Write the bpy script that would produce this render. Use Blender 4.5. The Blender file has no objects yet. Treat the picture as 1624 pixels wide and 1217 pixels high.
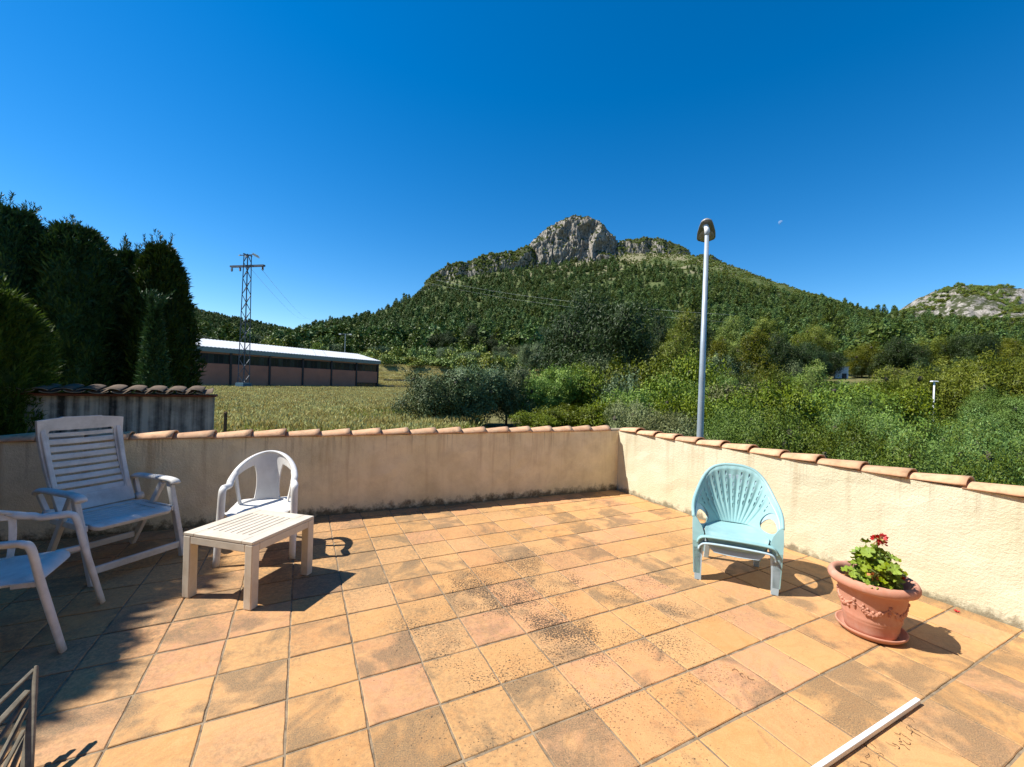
import bpy, math, random
import numpy as np
from math import sin, cos, pi, radians as rad
from mathutils import Vector, Matrix, noise as mnoise

random.seed(7)
rng = np.random.default_rng(7)
scene = bpy.context.scene
col = scene.collection

# ------------------------------------------------------------------ camera
CAM_F, CAM_H, CAM_PITCH, CAM_ROLL = 661.85, 1.587, 0.00235, 0.0338
cam_d = bpy.data.cameras.new('camera'); cam = bpy.data.objects.new('camera', cam_d); col.objects.link(cam)
cam_d.sensor_fit = 'HORIZONTAL'; cam_d.sensor_width = 36.0; cam_d.lens = CAM_F / 1624 * 36
cam_d.clip_start = 0.05; cam_d.clip_end = 9000
_cp, _sp, _cr, _sr = cos(CAM_PITCH), sin(CAM_PITCH), cos(CAM_ROLL), sin(CAM_ROLL)
_fw = Vector((0, _cp, -_sp)); _uv = Vector((0, _sp, _cp)); _X = Vector((1, 0, 0))
_r = _cr * _X + _sr * _uv; _u = -_sr * _X + _cr * _uv
M4 = Matrix((_r, _u, -_fw)).transposed().to_4x4(); M4.translation = Vector((0, 0, CAM_H))
cam.matrix_world = M4
scene.camera = cam

# ------------------------------------------------------------------ light
SUN_EL, SUN_AZ = rad(52.5), rad(3.0)        # light travels along (cos az, sin az), down at el
LD = Vector((cos(SUN_AZ) * cos(SUN_EL), sin(SUN_AZ) * cos(SUN_EL), -sin(SUN_EL)))
world = bpy.data.worlds.new('World'); scene.world = world; world.use_nodes = True
wn = world.node_tree; wn.nodes.clear()
sky = wn.nodes.new('ShaderNodeTexSky'); sky.sky_type = 'NISHITA'; sky.sun_disc = False
sky.sun_elevation = SUN_EL
sky.sun_rotation = math.atan2(-LD.x, -LD.y)
sky.altitude = 600; sky.air_density = 1.0; sky.dust_density = 0.1; sky.ozone_density = 3.0
hs = wn.nodes.new('ShaderNodeHueSaturation'); hs.inputs['Saturation'].default_value = 1.42; hs.inputs['Value'].default_value = 1.0
bg = wn.nodes.new('ShaderNodeBackground'); bg.inputs['Strength'].default_value = 0.105
wo = wn.nodes.new('ShaderNodeOutputWorld')
wn.links.new(sky.outputs[0], hs.inputs['Color']); wn.links.new(hs.outputs[0], bg.inputs[0]); wn.links.new(bg.outputs[0], wo.inputs[0])
sun_d = bpy.data.lights.new('sun', 'SUN'); sun_d.energy = 5.0; sun_d.angle = rad(0.53); sun_d.color = (1.0, 0.955, 0.88)
sun = bpy.data.objects.new('sun', sun_d); col.objects.link(sun)
sun.rotation_euler = LD.to_track_quat('-Z', 'Y').to_euler()
scene.view_settings.view_transform = 'Standard'; scene.view_settings.look = 'None'
scene.view_settings.gamma = 1.0; scene.view_settings.use_curve_mapping = False
scene.view_settings.exposure = 0.70

# ------------------------------------------------------------------ geometry of the view (used for placing things at real depths)
def ray(x, y):
    x -= 812; y -= 608.5
    px = _cr * x + _sr * y; py = -_sr * x + _cr * y
    u = -py / CAM_F
    return Vector((px / CAM_F, _cp + u * _sp, -_sp + u * _cp))
def at(x, y, Y):
    d = ray(x, y); return d * (Y / d.y) + Vector((0, 0, CAM_H))
def on_floor(x, y, z=0.0):
    d = ray(x, y); return d * ((z - CAM_H) / d.z) + Vector((0, 0, CAM_H))
def project(P):
    v = Vector(P) - Vector((0, 0, CAM_H)); d = v.dot(_fw)
    if d < 0.05: return None
    return (812 + CAM_F * v.dot(_r) / d, 608.5 - CAM_F * v.dot(_u) / d)
def sstep(a, b, x):
    t = np.clip((x - a) / (b - a), 0, 1); return t * t * (3 - 2 * t)

# ------------------------------------------------------------------ materials
class NT:
    def __init__(self, name):
        self.m = bpy.data.materials.new(name); self.m.use_nodes = True
        self.t = self.m.node_tree; self.t.nodes.clear()
        self.out = self.n('OutputMaterial')
    def n(self, typ, **kw):
        nd = self.t.nodes.new('ShaderNode' + typ)
        for k, v in kw.items():
            if k.startswith('_'): setattr(nd, k[1:], v)
        for k, v in kw.items():
            if k.startswith('_'): continue
            key = k.replace('__', ' ')
            self.set(nd, key, v)
        return nd
    def set(self, nd, key, v):
        s = nd.inputs[int(key[1:])] if key[0] == 'i' and key[1:].isdigit() else nd.inputs[key]
        if isinstance(v, bpy.types.Node): self.t.links.new(v.outputs[0], s)
        elif isinstance(v, bpy.types.NodeSocket): self.t.links.new(v, s)
        else: s.default_value = v
    def math(self, op, a, b=0.0, c=0.0, clamp=False):
        return self.n('Math', _operation=op, _use_clamp=clamp, i0=a, i1=b, i2=c)
    def ramp(self, fac, pts):
        nd = self.n('ValToRGB', i0=fac); e = nd.color_ramp.elements
        while len(e) < len(pts): e.new(0.5)
        for i, (p, c) in enumerate(pts):
            e[i].position = p; e[i].color = (c, c, c, 1) if isinstance(c, (int, float)) else tuple(c) + (1,)
        return nd
    def mix(self, fac, a, b, mode='MIX'):
        nd = self.n('Mix', _data_type='RGBA', _blend_type=mode)
        for i, v in ((0, fac), (6, a), (7, b)):
            if isinstance(v, tuple) and len(v) == 3: v = v + (1,)
            self.set(nd, 'i%d' % i, v)
        return nd.outputs[2]
    def noise(self, vec, scale, detail=4, rough=.55, dist=0.0):
        return self.n('TexNoise', Vector=vec, Scale=scale, Detail=detail, Roughness=rough, Distortion=dist)
    def done(self, shader):
        self.t.links.new(shader.outputs[0], self.out.inputs[0]); return self.m
    def bump(self, h, strength=.4, dist=.01):
        return self.n('Bump', Strength=strength, Distance=dist, Height=h)
def c4(c): return tuple(c) + (1.0,)

def plain(name, colr, rough=.5, metal=0.0, nscale=14, var=.12, bump=0.0, dirt=None, spec=.4):
    k = NT(name); tc = k.n('TexCoord')
    nz = k.noise(tc.outputs['Object'], nscale, 5, .6)
    f = k.ramp(nz, [(.3, 1 - var), (.7, 1 + var * .4)])
    c = k.mix(1.0, c4(colr), f.outputs[0], 'MULTIPLY')
    if dirt:
        n2 = k.noise(tc.outputs['Object'], nscale * .45, 7, .7)
        c = k.mix(k.ramp(n2, [(.5, 0.0), (.72, dirt[1])]).outputs[0], c, c4(dirt[0]))
    kw = {}
    if bump: kw['Normal'] = k.bump(nz, bump, .004)
    p = k.n('BsdfPrincipled', Base__Color=c, Roughness=rough, Metallic=metal, Specular__IOR__Level=spec, **kw)
    return k.done(p)

def foliage(name, c1, c2, c3, nscale=1.2, transl=.28, rough=.55, objvar=.5, huevar=.055):
    k = NT(name); tc = k.n('TexCoord'); oi = k.n('ObjectInfo'); g = k.n('NewGeometry')
    nz = k.noise(tc.outputs['Object'], nscale, 3, .6)
    isl = g.outputs['Random Per Island']
    f = k.math('MULTIPLY_ADD', isl, .45, k.math('MULTIPLY_ADD', nz, .9, -.22))
    r = k.ramp(f, [(.15, c1), (.5, c2), (.85, c3)])
    hv = k.n('HueSaturation', Hue=k.math('MULTIPLY_ADD', oi.outputs['Random'], huevar, .5 - huevar * .51),
             Saturation=k.math('MULTIPLY_ADD', oi.outputs['Random'], -.25, 1.12),
             Value=k.math('MULTIPLY_ADD', oi.outputs['Random'], objvar, 1 - objvar * .5), Color=r)
    p = k.n('BsdfPrincipled', Base__Color=hv, Roughness=rough, Specular__IOR__Level=.25)
    t = k.n('BsdfTranslucent', Color=hv)
    return k.done(k.n('MixShader', i0=transl, i1=p, i2=t))

def tile_material():
    k = NT('terracotta_floor'); tc = k.n('TexCoord'); oi = k.n('ObjectInfo'); g = k.n('NewGeometry')
    off = k.n('VectorMath', _operation='SCALE', i0=(37.0, 91.0, 53.0)); k.set(off, 'Scale', oi.outputs['Random'])
    v = k.n('VectorMath', _operation='ADD', i0=tc.outputs['Object'], i1=off)
    rnd2 = k.n('TexWhiteNoise', _noise_dimensions='1D', W=k.math('MULTIPLY', oi.outputs['Random'], 917.3))
    base = k.ramp(rnd2, [(0.0, (.55, .28, .095)), (.3, (.57, .31, .12)), (.55, (.57, .32, .14)), (.8, (.56, .275, .145)), (1, (.53, .265, .09))])
    sw = k.noise(v, 4.5, 5, .6, 2.2)
    c = k.mix(k.ramp(sw, [(.3, 0.0), (.7, .75)]).outputs[0], base.outputs[0], (.60, .335, .135))
    vein = k.noise(v, 2.3, 4, .55, 4.0)
    c = k.mix(k.ramp(vein, [(.45, 0.0), (.5, .28), (.55, 0.0)]).outputs[0], c, (.5, .22, .07))
    grain = k.noise(g.outputs['Position'], 170, 3, .7)
    c = k.mix(.5, c, k.ramp(grain, [(.25, .6), (.7, 1.16)]).outputs[0], 'MULTIPLY')
    # grey weathering: blotches inside single tiles
    bl = k.noise(v, 3.4, 8, .62, .6)
    amt = k.n('TexWhiteNoise', _noise_dimensions='1D', W=k.math('MULTIPLY', oi.outputs['Random'], 331.7))
    th = k.math('MULTIPLY_ADD', amt, -.29, .665)
    m1 = k.math('MULTIPLY', k.math('SUBTRACT', bl, th), 7.0, clamp=True)
    m1 = k.math('MULTIPLY', m1, k.ramp(grain, [(.3, .75), (.62, .3)]).outputs[0], clamp=True)
    c = k.mix(k.math('MULTIPLY', m1, 1.3, clamp=True), c, (.13, .10, .062))
    # large drifts of weathering over the whole terrace (more to the left)
    big = k.noise(g.outputs['Position'], .75, 6, .6, .4)
    sx = k.n('SeparateXYZ', i0=g.outputs['Position'])
    lf = k.n('MapRange', Value=sx.outputs[0], i1=.8, i2=-2.4, i3=0.0, i4=.20)
    mm = k.math('MULTIPLY', k.math('SUBTRACT', k.math('ADD', big, lf), .49), 4.5, clamp=True)
    mm = k.math('MULTIPLY', mm, k.ramp(k.noise(g.outputs['Position'], 38, 6, .75), [(.38, 1.0), (.6, .12)]).outputs[0])
    c = k.mix(k.math('MULTIPLY', mm, .8), c, (.17, .125, .07))
    # black lichen freckles in the middle of the terrace
    sp = k.noise(g.outputs['Position'], 88, 4, .65, .3)
    d = k.n('VectorMath', _operation='DISTANCE', i0=g.outputs['Position'], i1=(.30, 3.05, 0.0))
    reg = k.n('MapRange', Value=d.outputs['Value'], i1=.35, i2=2.1, i3=1.0, i4=0.0)
    lump = k.noise(g.outputs['Position'], 2.1, 4, .6)
    dens = k.math('MULTIPLY', reg, k.ramp(lump, [(.34, .15), (.62, 1.0)]).outputs[0])
    ths = k.math('MULTIPLY_ADD', dens, -.27, .69)
    m2 = k.math('MULTIPLY', k.math('SUBTRACT', sp, ths), 16.0, clamp=True)
    c = k.mix(k.math('MULTIPLY', m2, .9), c, (.055, .04, .026))
    ed = k.n('SeparateXYZ', i0=tc.outputs['Object'])
    h = k.math('ADD', k.math('MULTIPLY', grain, .25), k.math('MULTIPLY', sw, 1.0))
    p = k.n('BsdfPrincipled', Base__Color=c, Roughness=.72, Specular__IOR__Level=.3, Normal=k.bump(h, .35, .006))
    return k.done(p)

def grout_material():
    k = NT('cement_grout'); g = k.n('NewGeometry')
    nz = k.noise(g.outputs['Position'], 14, 6, .7)
    r = k.ramp(nz, [(.3, (.09, .065, .04)), (.5, (.23, .17, .105)), (.72, (.34, .26, .165))])
    return k.done(k.n('BsdfPrincipled', Base__Color=r, Roughness=.95, Normal=k.bump(k.noise(g.outputs['Position'], 120, 3, .7), .6, .004)))

def stucco(name, base, dirt_amt, streak_amt, base_dirt, rise=.26):
    """wall object: local x along the wall, local z up, wall 0.9 high"""
    k = NT(name); tc = k.n('TexCoord'); o = tc.outputs['Object']
    s = k.n('SeparateXYZ', i0=o)
    fine = k.noise(o, 120, 4, .62); mid = k.noise(o, 48, 3, .6)
    low = k.noise(o, 1.6, 5, .6)
    c = k.mix(k.ramp(low, [(.3, 0.0), (.75, 1.0)]).outputs[0], c4(base), tuple(b * .86 for b in base[:2]) + (base[2] * .78,))
    # grime film
    gr = k.noise(o, 3.5, 7, .68, .3)
    c = k.mix(k.math('MULTIPLY', k.ramp(gr, [(.42, 0.0), (.7, 1.0)]).outputs[0], dirt_amt), c, (.30, .215, .105))
    # vertical run-off streaks from the cap tile joints
    mp = k.n('Mapping', Vector=o, Scale=(9.0, 1.0, .55))
    st = k.noise(mp, 1.0, 5, .6)
    zt = k.n('MapRange', Value=s.outputs[2], i1=.15, i2=.9, i3=0.25, i4=1.0)
    m = k.math('MULTIPLY', k.ramp(st, [(.53, 0.0), (.68, 1.0)]).outputs[0], zt)
    c = k.mix(k.math('MULTIPLY', m, streak_amt), c, (.30, .17, .07))
    mp2 = k.n('Mapping', Vector=o, Scale=(34.0, 1.0, 1.3), Location=(3.1, 0, .4))
    st2 = k.noise(mp2, 1.0, 4, .6)
    top = k.n('MapRange', Value=s.outputs[2], i1=.62, i2=.92, i3=0.0, i4=1.0)
    c = k.mix(k.math('MULTIPLY', k.math('MULTIPLY', k.ramp(st2, [(.56, 0.0), (.66, 1.0)]).outputs[0], top), streak_amt * .9), c, (.10, .065, .035))
    # mildew rising from the floor
    n3 = k.noise(o, 9, 8, .72)
    zb = k.n('MapRange', Value=s.outputs[2], i1=0.0, i2=rise, i3=.42, i4=-.05)
    mb_ = k.math('MULTIPLY', k.math('SUBTRACT', k.math('ADD', n3, zb), .68), 5.0, clamp=True)
    c = k.mix(k.math('MULTIPLY', mb_, base_dirt), c, (.075, .058, .03))
    h = k.math('ADD', k.math('MULTIPLY', fine, .6), mid)
    p = k.n('BsdfPrincipled', Base__Color=c, Roughness=.92, Specular__IOR__Level=.15, Normal=k.bump(h, .6, .01))
    return k.done(p)

def terracotta(name, c1, c2, dirt=(.16, .10, .06), damt=.5, sc=5.0, bump=.3):
    k = NT(name); tc = k.n('TexCoord'); oi = k.n('ObjectInfo')
    off = k.n('VectorMath', _operation='SCALE', i0=(17.0, 31.0, 53.0)); k.set(off, 'Scale', oi.outputs['Random'])
    v = k.n('VectorMath', _operation='ADD', i0=tc.outputs['Object'], i1=off)
    n1 = k.noise(v, sc, 5, .6, .5)
    c = k.mix(k.ramp(n1, [(.3, 0.0), (.7, 1.0)]).outputs[0], c4(c1), c4(c2))
    hv = k.n('HueSaturation', Color=c, Value=k.math('MULTIPLY_ADD', oi.outputs['Random'], .3, .85))
    n2 = k.noise(v, sc * 2.2, 8, .7)
    c = k.mix(k.math('MULTIPLY', k.ramp(n2, [(.48, 0.0), (.7, 1.0)]).outputs[0], damt), hv.outputs[0], c4(dirt))
    p = k.n('BsdfPrincipled', Base__Color=c, Roughness=.85, Specular__IOR__Level=.25, Normal=k.bump(n2, bump, .006))
    return k.done(p)

def stained_wall():
    k = NT('black_stained_render'); tc = k.n('TexCoord'); o = tc.outputs['Object']
    mp = k.n('Mapping', Vector=o, Scale=(8.5, 1.0, .22)); st = k.noise(mp, 1.0, 5, .6, .2)
    n = k.noise(o, 7, 7, .7)
    f = k.math('ADD', k.math('MULTIPLY', st, .8), k.math('MULTIPLY', n, .25))
    r = k.ramp(f, [(.44, (.60, .53, .43)), (.53, (.31, .275, .23)), (.63, (.05, .046, .04))])
    return k.done(k.n('BsdfPrincipled', Base__Color=r, Roughness=.95, Normal=k.bump(k.noise(o, 60, 4, .6), .5, .008)))

def ground_material():
    k = NT('hill_soil'); g = k.n('NewGeometry'); P = g.outputs['Position']
    s = k.n('SeparateXYZ', i0=P)
    n1 = k.noise(P, .035, 8, .65); n2 = k.noise(P, .25, 6, .65); n3 = k.noise(P, 1.5, 5, .6)
    scrub = k.mix(k.ramp(n2, [(.35, 0.0), (.65, 1.0)]).outputs[0], (.05, .075, .024), (.12, .135, .05))
    rock = k.mix(n2.outputs[0], (.10, .105, .045), (.30, .26, .17))
    hi = k.n('MapRange', Value=s.outputs[2], i1=120.0, i2=200.0, i3=-.12, i4=.1)
    m = k.ramp(k.math('ADD', n1, hi), [(.52, 0.0), (.62, 1.0)])
    c = k.mix(m.outputs[0], scrub, rock)
    flat = k.n('MapRange', Value=s.outputs[2], i1=12.0, i2=4.0, i3=0.0, i4=1.0)
    dry = k.mix(k.ramp(n3, [(.35, 0.0), (.7, 1.0)]).outputs[0], (.16, .15, .05), (.28, .23, .10))
    lush = k.mix(n3.outputs[0], (.028, .034, .014), (.075, .08, .03))
    rt = k.math('MULTIPLY', k.n('MapRange', Value=s.outputs[0], i1=-4.0, i2=3.0, i3=0.0, i4=1.0).outputs[0], k.n('MapRange', Value=s.outputs[2], i1=4.6, i2=3.2, i3=.35, i4=1.0).outputs[0])
    dry = k.mix(rt, dry, lush)
    c = k.mix(flat, c, dry)
    return k.done(k.n('BsdfPrincipled', Base__Color=c, Roughness=.95, Specular__IOR__Level=.1))

def rock_material(name='limestone_crag', veg=.5):
    k = NT(name); g = k.n('NewGeometry'); P = g.outputs['Position']
    mp = k.n('Mapping', Vector=P, Scale=(1.0, 1.0, .32))
    n1 = k.noise(mp, .16, 8, .68, .4); n2 = k.noise(P, .06, 6, .65); n4 = k.noise(mp, .5, 6, .7)
    c = k.mix(k.ramp(n1, [(.32, 0.0), (.62, 1.0)]).outputs[0], (.13, .115, .10), (.43, .39, .335))
    c = k.mix(k.ramp(n4, [(.38, .8), (.56, 0.0)]).outputs[0], c, (.07, .065, .055))
    c = k.mix(k.ramp(n2, [(.55, 0.0), (.75, .5)]).outputs[0], c, (.42, .31, .22))
    nz = k.n('SeparateXYZ', i0=g.outputs['Normal'])
    n5 = k.noise(P, .11, 7, .7)
    f = k.math('ADD', k.math('MULTIPLY', nz.outputs[2], .45), n5)
    m = k.ramp(f, [(.92 - veg * .4, 0.0), (1.0 - veg * .4, 1.0)])
    c = k.mix(m.outputs[0], c, (.05, .058, .024))
    return k.done(k.n('BsdfPrincipled', Base__Color=c, Roughness=.95, Specular__IOR__Level=.1, Normal=k.bump(n4, .8, 1.2)))

def bark(name, c1, c2):
    k = NT(name); tc = k.n('TexCoord')
    mp = k.n('Mapping', Vector=tc.outputs['Object'], Scale=(6, 6, 1.2)); n = k.noise(mp, 2.5, 6, .7)
    return k.done(k.n('BsdfPrincipled', Base__Color=k.ramp(n, [(.35, c1), (.65, c2)]), Roughness=.95, Normal=k.bump(n, .8, .03)))

def glass_dark(name, colr=(.02, .024, .026), rough=.08):
    k = NT(name)
    return k.done(k.n('BsdfPrincipled', Base__Color=c4(colr), Roughness=rough, Specular__IOR__Level=.5))

MT = {}
MT['tile'] = tile_material(); MT['grout'] = grout_material()
MT['wall_back'] = stucco('cream_stucco_grimy', (.84, .74, .52), .32, .45, .85, .2)
MT['wall_right'] = stucco('cream_stucco', (.68, .635, .47), .14, .30, .7, .14)
MT['captile'] = terracotta('terracotta_cap', (.56, .30, .16), (.62, .40, .24), (.20, .13, .08), .55, 7)
MT['eave'] = terracotta('old_roof_tile_shaded', (.17, .12, .08), (.12, .085, .06), (.04, .035, .03), .8, 9)  # dark base and heavy dirt colour paint in the cypress shade on top
MT['eave_edge'] = terracotta('old_roof_tile_lit_edge', (.50, .40, .28), (.40, .30, .19), (.16, .12, .09), .4, 9)  # pale broken-clay rims, coloured lighter so they read as lit
MT['brick'] = terracotta('brick_course', (.24, .085, .05), (.18, .065, .04), (.05, .035, .03), .6, 6)
MT['mortar'] = plain('mortar', (.34, .27, .17), .95, nscale=30, var=.3, bump=.5)
MT['blocker_house'] = plain('ochre_blocker_render', (.36, .25, .14), .95, nscale=3, var=.2, bump=.4)
MT['stained'] = stained_wall()
MT['white'] = plain('white_plastic', (.70, .68, .64), .5, nscale=7, var=.14, dirt=((.42, .36, .28), .45))
MT['white2'] = plain('white_plastic_worn', (.66, .635, .58), .6, nscale=9, var=.18, dirt=((.36, .33, .28), .6), bump=.05)
MT['cream'] = plain('cream_plastic', (.62, .55, .44), .55, nscale=8, var=.12, dirt=((.40, .29, .17), .55), bump=.06)
MT['turq'] = plain('turquoise_plastic', (.28, .48, .485), .5, nscale=6, var=.14, dirt=((.42, .58, .58), .6))
MT['paleblue'] = plain('pale_blue_plastic', (.42, .56, .64), .5, nscale=8, var=.12, dirt=((.35, .42, .46), .5))
MT['pot'] = terracotta('terracotta_pot', (.44, .195, .125), (.50, .245, .165), (.58, .40, .31), .4, 5, .15)
MT['soil'] = plain('potting_soil', (.03, .02, .014), .95, nscale=60, var=.5, bump=.9)
MT['gleaf'] = foliage('geranium_leaf', (.14, .22, .02), (.23, .31, .03), (.32, .38, .05), 14, .25, huevar=.03)
MT['gstem'] = plain('geranium_stem', (.16, .20, .05), .6)
MT['petal'] = foliage('red_petal', (.45, .004, .006), (.55, .008, .01), (.6, .02, .02), 20, .2, huevar=0.0)
MT['wilt'] = foliage('wilted_leaf', (.48, .14, .03), (.55, .2, .05), (.5, .1, .04), 10, .3)
MT['bud'] = foliage('geranium_bud', (.28, .26, .06), (.4, .3, .08), (.4, .2, .08), 20, .3)
MT['pvc'] = plain('white_pvc', (.78, .78, .77), .38, nscale=10, var=.06)
MT['twig'] = plain('dry_twig', (.10, .055, .03), .9, nscale=30, var=.3)
MT['oldwood'] = plain('weathered_wood', (.20, .175, .13), .9, nscale=22, var=.45, bump=.6, dirt=((.07, .06, .05), .7))
MT['ground'] = ground_material(); MT['rock'] = rock_material(); MT['rock2'] = rock_material('scrubby_limestone', .95)
MT['rock3'] = rock_material('pale_limestone_hill', .28)
MT['galv'] = plain('galvanised_steel', (.36, .41, .44), .5, .35, nscale=5, var=.15)
MT['lampbody'] = plain('lamp_housing', (.30, .29, .27), .5, .2, nscale=20, var=.2)
MT['lampglass'] = plain('lamp_diffuser', (.42, .36, .29), .25, nscale=20, var=.25)
MT['lampwhite'] = plain('lamp_spigot', (.7, .7, .68), .5)
MT['steel'] = plain('pylon_steel', (.09, .105, .13), .6, .4, nscale=3, var=.3)
MT['bluegrey'] = plain('pylon_base_paint', (.055, .13, .18), .8, nscale=2, var=.2)
MT['insul'] = plain('insulator_glass', (.55, .6, .62), .25, nscale=9)
MT['insuld'] = plain('insulator_dark', (.08, .06, .055), .3, nscale=9)
MT['wire'] = plain('aluminium_wire', (.26, .29, .26), .5, .3)
MT['wh_wall'] = plain('salmon_render', (.46, .19, .12), .9, nscale=.6, var=.15, dirt=((.30, .14, .10), .5))
MT['wh_dark'] = plain('dark_steel', (.035, .028, .03), .6, nscale=2)
MT['wh_fascia'] = plain('grey_green_fascia', (.19, .235, .22), .5, nscale=1)
MT['wh_soffit'] = plain('pink_lintel', (.34, .18, .14), .85, nscale=1)
MT['wh_roof'] = plain('white_roof_sheet', (.58, .585, .58), .55, nscale=.4, var=.1)
MT['glass'] = glass_dark('window_glass'); MT['glass2'] = glass_dark('window_glass_green', (.03, .04, .038), .15)
MT['shed'] = plain('shed_white', (.62, .63, .64), .8, nscale=2)
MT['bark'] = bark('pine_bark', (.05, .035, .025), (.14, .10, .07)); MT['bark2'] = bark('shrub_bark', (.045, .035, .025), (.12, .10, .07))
MT['stone'] = plain('dry_stone', (.24, .21, .16), .95, nscale=1.2, var=.4, bump=.6)
MT['post'] = plain('fence_post', (.06, .06, .07), .8)
MT['cyp'] = foliage('cypress_needles', (0.0209, 0.0459, 0.0094), (0.0357, 0.0743, 0.0131), (0.0669, 0.1147, 0.0187), 2.0, .12)
MT['cypb'] = foliage('bright_cypress_needles', (0.0421, 0.0788, 0.0084), (0.084, 0.1365, 0.014), (0.144, 0.1995, 0.021), 2.2, 0.3)
MT['pine'] = foliage('pine_needles', (0.0716, 0.0984, 0.0085), (0.1389, 0.1667, 0.0127), (0.2452, 0.2462, 0.0196), .45, 0.12, objvar=.85, huevar=.05)
MT['dkpine'] = foliage('dark_pine_needles', (0.0144, 0.0297, 0.0047), (0.0295, 0.0531, 0.0067), (0.0558, 0.0813, 0.0094), .4, 0.06, objvar=.85, huevar=.05)
MT['shrub'] = foliage('bright_shrub_leaves', (0.069, 0.1124, 0.0074), (0.138, 0.1952, 0.011), (0.2345, 0.2839, 0.0184), 1.3, 0.16, objvar=.85, huevar=.05)
MT['olive'] = foliage('grey_green_leaves', (0.0527, 0.0802, 0.0281), (0.1053, 0.1443, 0.0527), (0.2001, 0.2352, 0.0983), 1.2, 0.08, objvar=.85, huevar=.05)
MT['silver'] = foliage('silvery_leaves', (0.1028, 0.1211, 0.0413), (0.1943, 0.2202, 0.0788), (0.3085, 0.3304, 0.1427), 1.2, 0.12, objvar=.85, huevar=.05)
MT['feather'] = foliage('feathery_leaves', (0.0553, 0.0994, 0.0116), (0.1105, 0.1697, 0.0202), (0.1842, 0.2456, 0.0346), 1.4, 0.14, objvar=.85, huevar=.05)
MT['forest'] = foliage('forest_crowns', (0.042, 0.0776, 0.0142), (0.0797, 0.1258, 0.0196), (0.151, 0.1942, 0.0263), .5, 0.06, objvar=.6)
MT['maquis'] = foliage('maquis_leaves', (0.0936, 0.1272, 0.0197), (0.1664, 0.2089, 0.0296), (0.2704, 0.2996, 0.0493), .6, 0.1, objvar=.6)
MT['hay'] = foliage('dry_grass', (0.2859, 0.2327, 0.0676), (0.4287, 0.3787, 0.1247), (0.5336, 0.487, 0.2079), .5, .35)
MT['grass'] = foliage('green_grass', (0.1594, 0.2064, 0.0216), (0.271, 0.3166, 0.0324), (0.3985, 0.413, 0.054), .5, 0.4)
MT['weed'] = foliage('dark_weed', (0.048, 0.084, 0.0216), (0.084, 0.132, 0.03), (0.132, 0.18, 0.048), .9, .25)
MT['moon'] = None

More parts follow.
